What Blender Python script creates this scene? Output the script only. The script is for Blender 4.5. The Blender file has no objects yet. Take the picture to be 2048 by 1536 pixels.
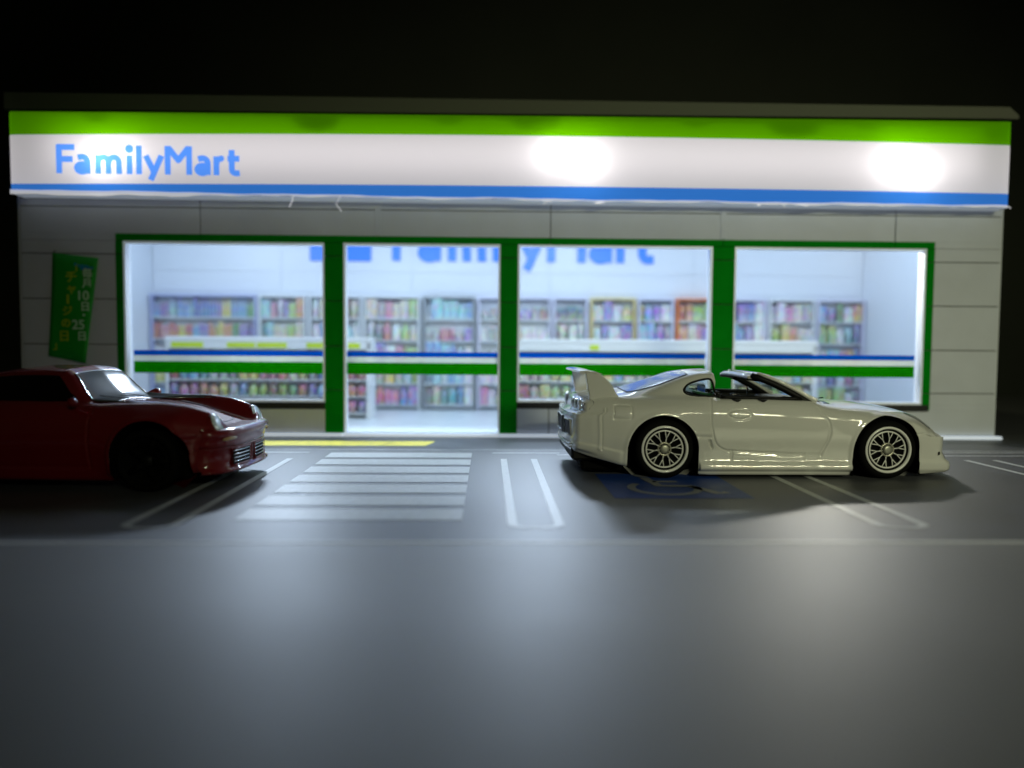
import bpy, bmesh, math, random
import numpy as np
from mathutils import Vector, Matrix
from mathutils.bvhtree import BVHTree
from mathutils.geometry import delaunay_2d_cdt
R = math.radians
PI = math.pi
rnd = random.Random(7)
sc = bpy.context.scene
COL = sc.collection

# ------------------------------------------------------------------ camera, world, lights, exposure
cam_d = bpy.data.cameras.new('camera')
cam = bpy.data.objects.new('camera', cam_d)
COL.objects.link(cam)
cam.matrix_world = (Matrix.Translation((0, 0, 1.6)) @ Matrix.Rotation(R(-1.8), 4, 'Z')
                    @ Matrix.Rotation(PI / 2 + R(-3.0), 4, 'X') @ Matrix.Rotation(R(0.43), 4, 'Z'))
cam_d.sensor_width = 36
cam_d.lens = 1500 / 2048 * 36
cam_d.clip_start = 0.05
cam_d.clip_end = 400
cam_d.dof.use_dof = True
cam_d.dof.focus_distance = 9.6
cam_d.dof.aperture_fstop = cam_d.lens / 1000 / 0.16
sc.camera = cam

w = bpy.data.worlds.new('World')
sc.world = w
w.use_nodes = True
w.node_tree.nodes['Background'].inputs[0].default_value = (0.85, 1.0, 0.62, 1)
w.node_tree.nodes['Background'].inputs[1].default_value = 0.008

sc.view_settings.view_transform = 'Standard'
sc.view_settings.look = 'None'
sc.view_settings.exposure = 0
sc.cycles.use_denoising = True
sc.cycles.max_bounces = 8
sc.cycles.diffuse_bounces = 4
sc.cycles.glossy_bounces = 4
sc.cycles.transmission_bounces = 6
sc.cycles.transparent_max_bounces = 10
sc.cycles.sample_clamp_indirect = 25
sc.cycles.caustics_reflective = False
sc.cycles.caustics_refractive = False


def area(name, loc, target, sx, sy, power, color, spread=180):
    d = bpy.data.lights.new(name, 'AREA')
    d.shape = 'RECTANGLE'
    d.size, d.size_y = sx, sy
    d.energy = power
    d.color = color
    d.spread = R(spread)
    o = bpy.data.objects.new(name, d)
    COL.objects.link(o)
    o.location = loc
    o.rotation_euler = (Vector(target) - Vector(loc)).to_track_quat('-Z', 'Y').to_euler()
    return o


# the dim room lamp that lights the camera side of the cars from the right
area('room_lamp', (9.5, -13, 8.5), (7.0, 11, 1.0), 7.5, 0.38, 225, (1.0, 1.02, 0.67), 60)

# store frame of reference: u along the front, w depth behind the front, z up
SO = Vector((0.5, 12.98, 0))
SA = -0.0085
SM = Matrix.Translation(SO) @ Matrix.Rotation(SA, 4, 'Z')


def S(u, ww, z):
    return SM @ Vector((u, ww, z))


# ceiling light strips inside the store
for i, (u, pw) in enumerate(((-6.2, 62), (-2.1, 74), (2.1, 74), (6.2, 62))):
    area('ceiling_light', S(u, 2.5, 4.7), S(u, 2.5, 0), 3.6, 2.6, pw * 0.62, (0.68, 0.85, 1.0))
    area('ceiling_light', S(u, .7, 4.4), S(u, 3.6, .8), 3.4, 0.5, pw * 1.0, (0.70, 0.85, 1.0))  # front row added, tilted back to brighten the shelf fronts
for (u, pw) in ((-4.45, 96), (0.45, 100), (5.9, 84)):
    area('window_light', S(u, 1.25, 3.62), S(u * .9, -5.0, 0), .5, .14, pw, (0.70, 0.83, 1.0) if u < 3 else (1.0, 0.95, 0.82), 130)

area('sign_strip', S(0, -.08, 4.74), S(0, -3, 4.74), 15.4, .62, 25, (1.0, .97, .98))
for (u, pw) in ((-3.9, 18), (-1.65, 32), (1.7, 18)):
    area('walkway_fill', S(u, .62, 3.52), S(u, -1.0, 0), 1.6, .10, pw, (0.74, 0.87, 1.0), 80)  # fill lamps added above the openings to brighten the walkway outside

# three diodes inside the fascia sign
for (u, z, pw, rad) in ((-6.85, 4.60, 15, 0.05), (-6.4, 4.66, 6, 0.05), (1.12, 4.64, 15, 0.05), (0.55, 4.76, 12, 0.05), 
                        (6.25, 4.66, 15, 0.05), (6.72, 4.54, 13, 0.05)):
    d = bpy.data.lights.new('sign_diode', 'POINT')
    d.energy = pw * 0.46
    d.shadow_soft_size = rad
    d.color = (1.0, 0.97, 0.95)
    o = bpy.data.objects.new('sign_diode', d)
    COL.objects.link(o)
    o.location = S(u, -0.19, z)

# ------------------------------------------------------------------ helpers
MATS = {}


def mat(name, base=(0.5, 0.5, 0.5), rough=0.5, metal=0.0, coat=0.0, spec=0.5, emit=None, es=0.0,
        bump=0.0, bscale=20.0, var=0.0, vscale=3.0, coat_rough=0.05):
    if name in MATS:
        return MATS[name]
    m = bpy.data.materials.new(name)
    m.use_nodes = True
    nt = m.node_tree
    b = nt.nodes['Principled BSDF']
    b.inputs['Base Color'].default_value = (*base, 1)
    b.inputs['Roughness'].default_value = rough
    b.inputs['Metallic'].default_value = metal
    b.inputs['Coat Weight'].default_value = coat
    b.inputs['Coat Roughness'].default_value = coat_rough
    b.inputs['Specular IOR Level'].default_value = spec
    if emit:
        b.inputs['Emission Color'].default_value = (*emit, 1)
        b.inputs['Emission Strength'].default_value = es
    tc = None
    if bump or var:
        tc = nt.nodes.new('ShaderNodeTexCoord')
    if bump:
        n = nt.nodes.new('ShaderNodeTexNoise')
        n.inputs['Scale'].default_value = bscale
        n.inputs['Detail'].default_value = 4
        bp = nt.nodes.new('ShaderNodeBump')
        bp.inputs['Strength'].default_value = bump
        bp.inputs['Distance'].default_value = 0.01
        nt.links.new(tc.outputs['Object'], n.inputs['Vector'])
        nt.links.new(n.outputs['Fac'], bp.inputs['Height'])
        nt.links.new(bp.outputs['Normal'], b.inputs['Normal'])
    if var:
        n = nt.nodes.new('ShaderNodeTexNoise')
        n.inputs['Scale'].default_value = vscale
        n.inputs['Detail'].default_value = 6
        rp = nt.nodes.new('ShaderNodeMapRange')
        rp.inputs[1].default_value = 0.3
        rp.inputs[2].default_value = 0.7
        rp.inputs[3].default_value = 1 - var
        rp.inputs[4].default_value = 1 + var
        mx = nt.nodes.new('ShaderNodeVectorMath')
        mx.operation = 'SCALE'
        mx.inputs[0].default_value = base
        nt.links.new(tc.outputs['Object'], n.inputs['Vector'])
        nt.links.new(n.outputs['Fac'], rp.inputs[0])
        nt.links.new(rp.outputs[0], mx.inputs['Scale'])
        nt.links.new(mx.outputs[0], b.inputs['Base Color'])
    MATS[name] = m
    return m


def sheet_mat(name, base, em, trans=0.75, var=0.0):
    """backlit sign film: glows evenly and lets the diodes behind shine through"""
    m = bpy.data.materials.new(name)
    m.use_nodes = True
    nt = m.node_tree
    nt.nodes.clear()
    out = nt.nodes.new('ShaderNodeOutputMaterial')
    add = nt.nodes.new('ShaderNodeAddShader')
    mix = nt.nodes.new('ShaderNodeMixShader')
    mix.inputs[0].default_value = trans
    df = nt.nodes.new('ShaderNodeBsdfDiffuse')
    df.inputs[0].default_value = (*base, 1)
    tr = nt.nodes.new('ShaderNodeBsdfTranslucent')
    tr.inputs[0].default_value = (*base, 1)
    e = nt.nodes.new('ShaderNodeEmission')
    e.inputs[0].default_value = (*base, 1)
    e.inputs[1].default_value = em
    nt.links.new(df.outputs[0], mix.inputs[1])
    nt.links.new(tr.outputs[0], mix.inputs[2])
    nt.links.new(mix.outputs[0], add.inputs[0])
    nt.links.new(e.outputs[0], add.inputs[1])
    nt.links.new(add.outputs[0], out.inputs[0])
    return m


def film_mat(name, base, tint, clear=0.45):
    """coloured film on the window: scatters light and lets part of it straight through"""
    m = sheet_mat(name, base, 0.0, trans=0.85)
    nt = m.node_tree
    out = nt.nodes['Material Output']
    old = out.inputs[0].links[0].from_socket
    mx = nt.nodes.new('ShaderNodeMixShader')
    mx.inputs[0].default_value = clear
    tp = nt.nodes.new('ShaderNodeBsdfTransparent')
    tp.inputs[0].default_value = (*tint, 1)
    nt.links.new(old, mx.inputs[1])
    nt.links.new(tp.outputs[0], mx.inputs[2])
    nt.links.new(mx.outputs[0], out.inputs[0])
    return m


def glass_mat(name, tint=(0.92, 0.97, 1.0), gloss=0.06, rough=0.02, gcol=(1, 1, 1)):
    m = bpy.data.materials.new(name)
    m.use_nodes = True
    nt = m.node_tree
    nt.nodes.clear()
    out = nt.nodes.new('ShaderNodeOutputMaterial')
    mix = nt.nodes.new('ShaderNodeMixShader')
    lw = nt.nodes.new('ShaderNodeLayerWeight')
    fr = nt.nodes.new('ShaderNodeMath')
    fr.operation = 'POWER'
    fr.inputs[1].default_value = 4.5
    nt.links.new(lw.outputs['Facing'], fr.inputs[0])
    ma = nt.nodes.new('ShaderNodeMath')
    ma.operation = 'ADD'
    ma.inputs[1].default_value = gloss + 0.03
    tp = nt.nodes.new('ShaderNodeBsdfTransparent')
    tp.inputs[0].default_value = (*tint, 1)
    gl = nt.nodes.new('ShaderNodeBsdfGlossy')
    gl.inputs[0].default_value = (*gcol, 1)
    gl.inputs['Roughness'].default_value = rough
    nt.links.new(fr.outputs[0], ma.inputs[0])
    nt.links.new(ma.outputs[0], mix.inputs[0])
    nt.links.new(tp.outputs[0], mix.inputs[1])
    nt.links.new(gl.outputs[0], mix.inputs[2])
    nt.links.new(mix.outputs[0], out.inputs[0])
    return m


def obj(name, verts, faces, m=None, parent=None, smooth=False, loc=None, rot=None, label=None):
    me = bpy.data.meshes.new(name)
    me.from_pydata([tuple(v) for v in verts], [], [tuple(f) for f in faces])
    me.update()
    if smooth:
        me.shade_smooth()
    if m:
        me.materials.append(m)
    o = bpy.data.objects.new(name, me)
    COL.objects.link(o)
    if parent:
        o.parent = parent
    if loc is not None:
        o.location = loc
    if rot is not None:
        o.rotation_euler = rot
    if label:
        o['label'] = label
    return o


def tag(o, label=None, cat=None, group=None, kind=None):
    if label:
        o['label'] = label
    if cat:
        o['category'] = cat
    if group:
        o['group'] = group
    if kind:
        o['kind'] = kind
    return o


def empty(name, loc=(0, 0, 0), rz=0.0, **k):
    o = bpy.data.objects.new(name, None)
    o.empty_display_size = 0.2
    COL.objects.link(o)
    o.location = loc
    o.rotation_euler = (0, 0, rz)
    tag(o, **k)
    return o


def from_bm(name, bm, m=None, parent=None, smooth=False, loc=None, rot=None):
    me = bpy.data.meshes.new(name)
    bm.to_mesh(me)
    bm.free()
    if smooth:
        me.shade_smooth()
    if m:
        me.materials.append(m)
    o = bpy.data.objects.new(name, me)
    COL.objects.link(o)
    if parent:
        o.parent = parent
    if loc is not None:
        o.location = loc
    if rot is not None:
        o.rotation_euler = rot
    return o


def bevel_box_bm(x0, x1, y0, y1, z0, z1, b=0.0, seg=1):
    bm = bmesh.new()
    bmesh.ops.create_cube(bm, size=1)
    for v in bm.verts:
        v.co = Vector((x0 + (v.co.x + .5) * (x1 - x0), y0 + (v.co.y + .5) * (y1 - y0), z0 + (v.co.z + .5) * (z1 - z0)))
    if b:
        bmesh.ops.bevel(bm, geom=bm.edges[:], offset=b, segments=seg, affect='EDGES', profile=0.6)
    return bm


def box(name, x0, x1, y0, y1, z0, z1, m=None, parent=None, b=0.0, seg=1, smooth=False):
    return from_bm(name, bevel_box_bm(x0, x1, y0, y1, z0, z1, b, seg), m, parent, smooth)


def prism(name, pts, y0, y1, m=None, parent=None, axis='y', b=0.0):
    """polygon in the (x,z) plane (axis y) or (x,y) plane (axis z), pushed along the axis"""
    bm = bmesh.new()
    f = (lambda p, t: (p[0], t, p[1])) if axis == 'y' else ((lambda p, t: (p[0], p[1], t)) if axis == 'z' else (lambda p, t: (t, p[0], p[1])))
    a = [bm.verts.new(f(p, y0)) for p in pts]
    c = [bm.verts.new(f(p, y1)) for p in pts]
    bm.faces.new(a)
    bm.faces.new(c[::-1])
    n = len(pts)
    for i in range(n):
        bm.faces.new((a[i], c[i], c[(i + 1) % n], a[(i + 1) % n]))
    bmesh.ops.recalc_face_normals(bm, faces=bm.faces[:])
    if b:
        bmesh.ops.bevel(bm, geom=bm.edges[:], offset=b, segments=2, affect='EDGES')
    return from_bm(name, bm, m, parent, smooth=False)


def lathe_geo(prof, n=48, axis='y'):
    """prof: (r, t) pairs round the axis"""
    V, F = [], []
    for k in range(n):
        a = 2 * PI * k / n
        for r, t in prof:
            V.append((r * math.cos(a), t, r * math.sin(a)) if axis == 'y' else (r * math.cos(a), r * math.sin(a), t))
    P = len(prof)
    for k in range(n):
        k2 = (k + 1) % n
        for i in range(P - 1):
            F.append((k * P + i, k * P + i + 1, k2 * P + i + 1, k2 * P + i))
    return V, F


def lathe(name, prof, m=None, parent=None, n=48, axis='y', smooth=True, loc=None, rot=None):
    V, F = lathe_geo(prof, n, axis)
    o = obj(name, V, F, m, parent, smooth, loc, rot)
    return o


def tube_geo(path, rad, n=8, flat=1.0, up=(0, 0, 1)):
    V, F = [], []
    P = [Vector(p) for p in path]
    up = Vector(up)
    for i, p in enumerate(P):
        t = (P[min(i + 1, len(P) - 1)] - P[max(i - 1, 0)]).normalized()
        s = t.cross(up)
        if s.length < 1e-4:
            s = t.cross(Vector((1, 0, 0)))
        s.normalize()
        q = s.cross(t).normalized()
        r = rad[i] if isinstance(rad, (list, tuple)) else rad
        for k in range(n):
            a = 2 * PI * k / n
            V.append(p + s * math.cos(a) * r + q * math.sin(a) * r * flat)
    m = len(P)
    for i in range(m - 1):
        for k in range(n):
            k2 = (k + 1) % n
            F.append((i * n + k, i * n + k2, (i + 1) * n + k2, (i + 1) * n + k))
    F.append(tuple(range(n))[::-1])
    F.append(tuple((m - 1) * n + k for k in range(n)))
    return V, F


def tube(name, path, rad, m=None, parent=None, n=8, flat=1.0, smooth=True, up=(0, 0, 1)):
    V, F = tube_geo(path, rad, n, flat, up)
    return obj(name, V, F, m, parent, smooth)


def text(name, body, size, m, parent=None, loc=(0, 0, 0), rot=(PI / 2, 0, 0), ext=0.002, off=0.0, sx=1.0, align='LEFT', fit=None):
    c = bpy.data.curves.new(name, 'FONT')
    c.body = body
    c.size = size
    c.extrude = ext
    c.offset = off
    c.align_x = align
    c.resolution_u = 6
    t = bpy.data.objects.new(name, c)
    COL.objects.link(t)
    dg = bpy.context.evaluated_depsgraph_get()
    me = bpy.data.meshes.new_from_object(t.evaluated_get(dg))
    bpy.data.objects.remove(t)
    if fit:
        xs = [v.co.x for v in me.vertices]
        zs = [v.co.y for v in me.vertices]
        fx = fit[0] / (max(xs) - min(xs))
        fz = (fit[1] / (max(zs) - min(zs))) if fit[1] else fx
        x0 = min(xs)
        for v in me.vertices:
            v.co.x = (v.co.x - x0) * fx
            v.co.y *= fz
    me.materials.clear()
    me.materials.append(m)
    o = bpy.data.objects.new(name, me)
    COL.objects.link(o)
    if parent:
        o.parent = parent
    o.location = loc
    o.rotation_euler = rot
    o.scale = (sx, 1, 1)
    return o


def arc(cx, cy, rx, ry, a0, a1, n=10):
    return [(cx + rx * math.cos(R(a0 + (a1 - a0) * k / n)), cy + ry * math.sin(R(a0 + (a1 - a0) * k / n))) for k in range(n + 1)]


def a_glyph(x):
    return [[(x + .40, 0), (x + .40, .42)] + arc(x + .22, .42, .18, .17, 0, 100, 6)[1:] + [(x + .06, .555)],
            arc(x + .215, .20, .185, .135, 0, 360, 16)]


WORD = ([[(.085, 0), (.085, 1)], [(.02, .915), (.63, .915)], [(.085, .50), (.56, .50)]] + a_glyph(.67) +
        [[(1.44, 0), (1.44, .66)], [(1.44, .36)] + arc(1.62, .42, .17, .165, 170, 10, 8) + [(1.80, 0)],
         [(1.80, .36)] + arc(1.99, .42, .17, .165, 170, 10, 8) + [(2.17, 0)],
         [(2.53, 0), (2.53, .66)], arc(2.53, .88, .05, .05, 0, 360, 10), [(2.86, 0), (2.86, 1)],
         [(3.10, .66), (3.39, .06)], [(3.65, .66), (3.26, -.20)],
         [(3.86, 0), (3.86, 1)], [(3.88, .95), (4.235, .50), (4.59, .95)], [(4.61, 0), (4.61, 1)]] + a_glyph(4.86) +
        [[(5.56, 0), (5.56, .66)], [(5.56, .36)] + arc(5.74, .42, .17, .165, 170, 75, 6), [(6.10, .89), (6.10, .26)] + arc(6.24, .22, .14, .145, 180, 275, 6) + [(6.38, .09)], [(5.95, .585), (6.37, .585)]])


def lettering(cap, m, parent, loc, wd=.21, ext=0.0, name='lettering'):
    P, Fc = [], []

    def poly(pts):
        n0 = len(P)
        P.extend(Vector(q) for q in pts)
        Fc.append(list(range(n0, n0 + len(pts))))
    for st in WORD:
        for (a, b) in zip(st[:-1], st[1:]):
            d = Vector((b[0] - a[0], b[1] - a[1]))
            if d.length < 1e-6:
                continue
            q = Vector((-d.y, d.x)).normalized() * wd / 2
            poly([(a[0] + q.x, a[1] + q.y), (a[0] - q.x, a[1] - q.y), (b[0] - q.x, b[1] - q.y), (b[0] + q.x, b[1] + q.y)])
        for p in st[1:-1]:
            poly([(p[0] + wd / 2 * math.cos(R(t)), p[1] + wd / 2 * math.sin(R(t))) for t in range(0, 360, 30)])
    vs, es, fs, _, _, _ = delaunay_2d_cdt(P, [], Fc, 1, 1e-5)
    n = len(vs)
    V = [(v.x * cap, 0, v.y * cap) for v in vs]
    F = [tuple(f) for f in fs]
    if ext:
        V += [(v.x * cap, ext, v.y * cap) for v in vs]
        F += [tuple(i + n for i in f[::-1]) for f in fs]
        cnt = {}
        for f in fs:
            for i in range(len(f)):
                e = (f[i], f[(i + 1) % len(f)])
                cnt[e] = 1
        F += [(b, a, a + n, b + n) for (a, b) in cnt if (b, a) not in cnt]
    return obj(name, V, F, m, parent, loc=loc)


# ------------------------------------------------------------------ materials
M_wall = mat('painted_wall', (0.64, 0.67, 0.74), 0.6, bump=0.15, bscale=40, var=0.05, vscale=1.3)
M_joint = mat('joint_grey', (0.10, 0.10, 0.10), 0.8)
M_green = mat('frame_green', (0.001, 0.25, 0.008), 0.8, spec=0.05, bump=0.1, bscale=30, var=0.08, vscale=2)
M_in = mat('interior_white', (0.74, 0.78, 0.84), 0.6)
M_floor = mat('shop_floor', (0.72, 0.78, 0.82), 0.35, var=0.04)
M_white = mat('white_plastic', (0.82, 0.84, 0.86), 0.4)
M_blackp = mat('shade_and_cord_black', (0.01, 0.01, 0.01), 0.7)  # flat black for the shade strips under the sills and the banner cord
M_soffit = mat('soffit_board', (0.62, 0.58, 0.48), 0.6, var=0.08)
M_roof = mat('roof_edge', (0.13, 0.135, 0.10), 0.7, bump=0.2, bscale=15)
M_sblue = film_mat('stripe_blue', (0.002, 0.27, 0.66), (0.0, 0.24, 0.58))
M_sgreen = film_mat('stripe_green', (0.055, 0.48, 0.0), (0.045, 0.40, 0.0))
M_sgrey = film_mat('stripe_grey', (0.95, 0.95, 0.86), (0.88, 0.88, 0.76), 0.6)
M_logo = mat('sign_blue', (0.02, 0.20, 0.85), 0.4, emit=(0.02, 0.2, 0.9), es=0.12)
M_glass = glass_mat('window_acrylic', (0.97, 0.985, 1.0), 0.0, 0.03)
# faint haze mixed into the acrylic to pale the interior
_nt = M_glass.node_tree
_out = _nt.nodes['Material Output']
_old = _out.inputs[0].links[0].from_socket
_mx = _nt.nodes.new('ShaderNodeMixShader')
_mx.inputs[0].default_value = 0.006
_tr = _nt.nodes.new('ShaderNodeBsdfTranslucent')
_tr.inputs[0].default_value = (0.92, 0.95, 0.97, 1)
_nt.links.new(_old, _mx.inputs[1])
_nt.links.new(_tr.outputs[0], _mx.inputs[2])
_nt.links.new(_mx.outputs[0], _out.inputs[0])
M_edge = mat('acrylic_edge_glow', (0.9, 0.94, 1.0), 0.3, emit=(0.75, 0.86, 1.0), es=0.10)  # weak emission painted in for light carried to the edges
M_plinth = mat('plinth_glow', (0.85, 0.88, 0.92), 0.4, emit=(0.75, 0.86, 1.0), es=0.45)  # white plinth with added emission, standing in for light leaking from inside
M_banner = mat('banner_green', (0.004, 0.36, 0.014), 0.6, bump=0.2, bscale=8)
M_btxt = mat('banner_white_ink', (0.62, 0.90, 0.62), 0.6)
M_bylw = mat('banner_yellow_ink', (0.46, 0.62, 0.012), 0.6)
M_bblu = mat('banner_blue_ink', (0.01, 0.30, 0.55), 0.6)

# ------------------------------------------------------------------ ground
ASPH = bpy.data.materials.new('printed_asphalt')


def asphalt(m, base, rough, sp, spec=0.5):
    m.use_nodes = True
    nt = m.node_tree
    b = nt.nodes['Principled BSDF']
    tc = nt.nodes.new('ShaderNodeTexCoord')
    n1 = nt.nodes.new('ShaderNodeTexNoise')
    n1.inputs['Scale'].default_value = 55
    n1.inputs['Detail'].default_value = 3
    n2 = nt.nodes.new('ShaderNodeTexNoise')
    n2.inputs['Scale'].default_value = 0.7
    n2.inputs['Detail'].default_value = 5
    r1 = nt.nodes.new('ShaderNodeMapRange')
    r1.inputs[1].default_value = 0.30
    r1.inputs[2].default_value = 0.72
    r1.inputs[3].default_value = 1 - sp
    r1.inputs[4].default_value = 1 + sp
    r2 = nt.nodes.new('ShaderNodeMapRange')
    r2.inputs[1].default_value = 0.3
    r2.inputs[2].default_value = 0.7
    r2.inputs[3].default_value = 0.9
    r2.inputs[4].default_value = 1.1
    mu = nt.nodes.new('ShaderNodeMath')
    mu.operation = 'MULTIPLY'
    sc_ = nt.nodes.new('ShaderNodeVectorMath')
    sc_.operation = 'SCALE'
    sc_.inputs[0].default_value = base
    L = nt.links.new
    L(tc.outputs['Object'], n1.inputs['Vector'])
    L(tc.outputs['Object'], n2.inputs['Vector'])
    L(n1.outputs['Fac'], r1.inputs[0])
    L(n2.outputs['Fac'], r2.inputs[0])
    L(r1.outputs[0], mu.inputs[0])
    L(r2.outputs[0], mu.inputs[1])
    L(mu.outputs[0], sc_.inputs['Scale'])
    L(sc_.outputs[0], b.inputs['Base Color'])
    r3 = nt.nodes.new('ShaderNodeMapRange')
    r3.inputs[1].default_value = 0.3
    r3.inputs[2].default_value = 0.7
    r3.inputs[3].default_value = rough - 0.012
    r3.inputs[4].default_value = rough + 0.012
    L(n2.outputs['Fac'], r3.inputs[0])
    L(r3.outputs[0], b.inputs['Roughness'])
    b.inputs['Specular IOR Level'].default_value = spec
    bp = nt.nodes.new('ShaderNodeBump')
    bp.inputs['Strength'].default_value = 0.22
    bp.inputs['Distance'].default_value = 0.002
    L(n1.outputs['Fac'], bp.inputs['Height'])
    L(bp.outputs['Normal'], b.inputs['Normal'])
    return m


asphalt(ASPH, (0.050, 0.053, 0.062), 0.52, 0.35, 0.8)
ASPH.node_tree.nodes['Principled BSDF'].inputs['IOR'].default_value = 1.75
PAVE = asphalt(bpy.data.materials.new('printed_pavement'), (0.11, 0.115, 0.12), 0.42, 0.2)
TABLE = asphalt(bpy.data.materials.new('table_top_grey'), (0.13, 0.13, 0.13), 0.54, 0.12, 1.0)
TABLE.node_tree.nodes['Principled BSDF'].inputs['IOR'].default_value = 1.75
MARK = mat('road_paint', (0.50, 0.52, 0.52), 0.48, bump=0.1, bscale=60, var=0.12, vscale=14, spec=0.8)
MARK.node_tree.nodes['Principled BSDF'].inputs['IOR'].default_value = 1.75
MARKW = mat('mat_edge_paper', (0.75, 0.75, 0.75), 0.5, spec=1.0)
MARKW.node_tree.nodes['Principled BSDF'].inputs['IOR'].default_value = 1.75
YELL = mat('tactile_yellow', (0.80, 0.68, 0.05), 0.5, spec=1.0, var=0.15, vscale=6)
BLUEM = mat('bay_blue', (0.010, 0.05, 0.26), 0.5, var=0.1, vscale=5)

table = tag(obj('table_top', [(-60, -12, -.003), (60, -12, -.003), (60, 40, -.003), (-60, 40, -.003)], [(0, 1, 2, 3)], TABLE), kind='structure')
lot = tag(box('parking_lot', -13, 13, 6.03, 19.5, -.002, 0.0, ASPH), kind='structure')
box('mat_edge', -13, 13, 5.985, 6.03, -.002, 0.001, MARKW, lot)
backdrop = tag(obj('backdrop_wall', [(-45, 24, -3), (45, 24, -3), (45, 24, 25), (-45, 24, 25)], [(0, 1, 2, 3)],
                   mat('dark_room_wall', (0.045, 0.05, 0.035), 0.9, var=0.25, vscale=0.15)), kind='structure')

obj('pavement', [(-13, 11.35, .003), (13, 11.35, .003), (13, 13.5, .003), (-13, 13.5, .003)], [(0, 1, 2, 3)], PAVE, lot)


def quad(name, x0, x1, y0, y1, m, z=0.004, skew=0.0):
    return obj(name, [(x0 + skew, y0, z), (x1 + skew, y0, z), (x1, y1, z), (x0, y1, z)], [(0, 1, 2, 3)], m, lot)


quad('kerb_line', -13, 13, 11.30, 11.35, MARK)
quad('kerb_line', -13, -2.62, 10.96, 11.03, MARK)
quad('kerb_line', .06, 1.05, 10.96, 11.03, MARK)
quad('kerb_line', 1.0, 13, 10.80, 10.86, MARK)
quad('kerb_line', 6.4, 13, 11.12, 11.18, MARK)
for k in range(7):
    y1 = 10.98 - k * .628
    quad('crosswalk_stripe', -2.29, -.235, y1 - .455, y1, MARK)
for x0, x1, sk in ((-4.1, -3.05, 0), (-3.04, -1.55, 0), (-1.54, -.86, 0)):
    quad('tactile_tile', x0, x1, 11.72, 12.28, YELL, 0.007, -.12)


def hairpin(cx, hw=0.253, y_far=10.42, y_near=6.60, lw=0.085):
    """one long U shaped bay divider, open at the far end"""
    out, inn = [(cx - hw, y_far)], [(cx - hw + lw, y_far)]
    for k in range(17):
        a = PI + PI * k / 16
        out.append((cx + hw * math.cos(a), y_near + hw * 0.62 * math.sin(a)))
        inn.append((cx + (hw - lw) * math.cos(a), y_near + (hw - lw) * 0.62 * math.sin(a)))
    out.append((cx + hw, y_far))
    inn.append((cx + hw - lw, y_far))
    n = len(out)
    V = [(p[0], p[1], .004) for p in out + inn]
    F = [(i, i + 1, n + i + 1, n + i) for i in range(n - 1)]
    obj('bay_divider', V, F, MARK, lot)


for cx in (-9.45, -6.2, -2.95, 0.43, 3.73, 7.02, 10.3):
    hairpin(cx)

# blue wheelchair bay
obj('disabled_bay_square', [(1.33, 7.74, .004), (2.81, 7.74, .004), (2.81, 9.22, .004), (1.33, 9.22, .004)], [(0, 1, 2, 3)], BLUEM, lot)
sV, sF = [], []


def flat_stroke(path, wd):
    n0 = len(sV)
    P = [Vector((p[0], p[1])) for p in path]
    for i, p in enumerate(P):
        t = (P[min(i + 1, len(P) - 1)] - P[max(i - 1, 0)]).normalized()
        s = Vector((-t.y, t.x)) * wd / 2
        sV.append((p.x + s.x, p.y + s.y, .008))
        sV.append((p.x - s.x, p.y - s.y, .008))
    for i in range(len(P) - 1):
        a = n0 + 2 * i
        sF.append((a, a + 1, a + 3, a + 2))


flat_stroke([(1.98 + .37 * math.cos(R(a)), 8.28 + .37 * math.sin(R(a))) for a in range(135, 385, 10)], .095)
flat_stroke([(1.88, 8.95), (1.95, 8.42), (2.34, 8.40)], .12)
flat_stroke([(1.93, 8.68), (2.22, 8.68)], .09)
flat_stroke([(2.30, 8.40), (2.50, 7.99), (2.62, 8.05)], .12)
flat_stroke([(1.88 + .05 * math.cos(R(a)), 9.08 + .05 * math.sin(R(a))) for a in range(0, 370, 30)], .10)
obj('wheelchair_symbol', sV, sF, mat('symbol_paint_grey', (0.20, 0.21, 0.24), 0.5), lot)  # greyer than the other road paint

# ------------------------------------------------------------------ the store
store = empty('convenience_store', SO, SA,
              label='miniature convenience store with lit windows, green frames and grey panel walls', cat='shop building')
WT = 0.14   # front wall thickness
Z_TOP = 4.02
OPEN = [  # u0, u1, z0, z1 of the four openings
    (-6.71, -3.31, 0.585, 3.31),
    (-2.99, -0.305, 0.055, 3.315),
    (-0.005, 3.36, 0.61, 3.325),
    (3.74, 7.10, 0.60, 3.32)]
FRAME = (-6.83, 7.235, 0.50, 3.43)


def in_open(u, z):
    for (a, b, c, d) in OPEN:
        if a - .001 < u < b + .001 and c - .001 < z < d + .001:
            return True
    return False


# solid core of the front wall (behind the panels), cell by cell round the openings
us = sorted({-8.42, 8.40} | {v for o in OPEN for v in o[:2]})
zs = sorted({0.0, Z_TOP} | {v for o in OPEN for v in o[2:]})
V, F = [], []
for i in range(len(us) - 1):
    for j in range(len(zs) - 1):
        if in_open((us[i] + us[i + 1]) / 2, (zs[j] + zs[j + 1]) / 2):
            continue
        n0 = len(V)
        for yy in (0.0, WT):
            V += [(us[i], yy, zs[j]), (us[i + 1], yy, zs[j]), (us[i + 1], yy, zs[j + 1]), (us[i], yy, zs[j + 1])]
        F += [(n0, n0 + 1, n0 + 2, n0 + 3), (n0 + 5, n0 + 4, n0 + 7, n0 + 6)]
obj('front_wall', V, F, M_joint, store)
# outer edges of that wall
box('wall_end', -8.44, -8.42, 0.0, WT, 0, Z_TOP, M_wall, store)
box('wall_end', 8.40, 8.42, 0.0, WT, 0, Z_TOP, M_wall, store)

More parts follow.
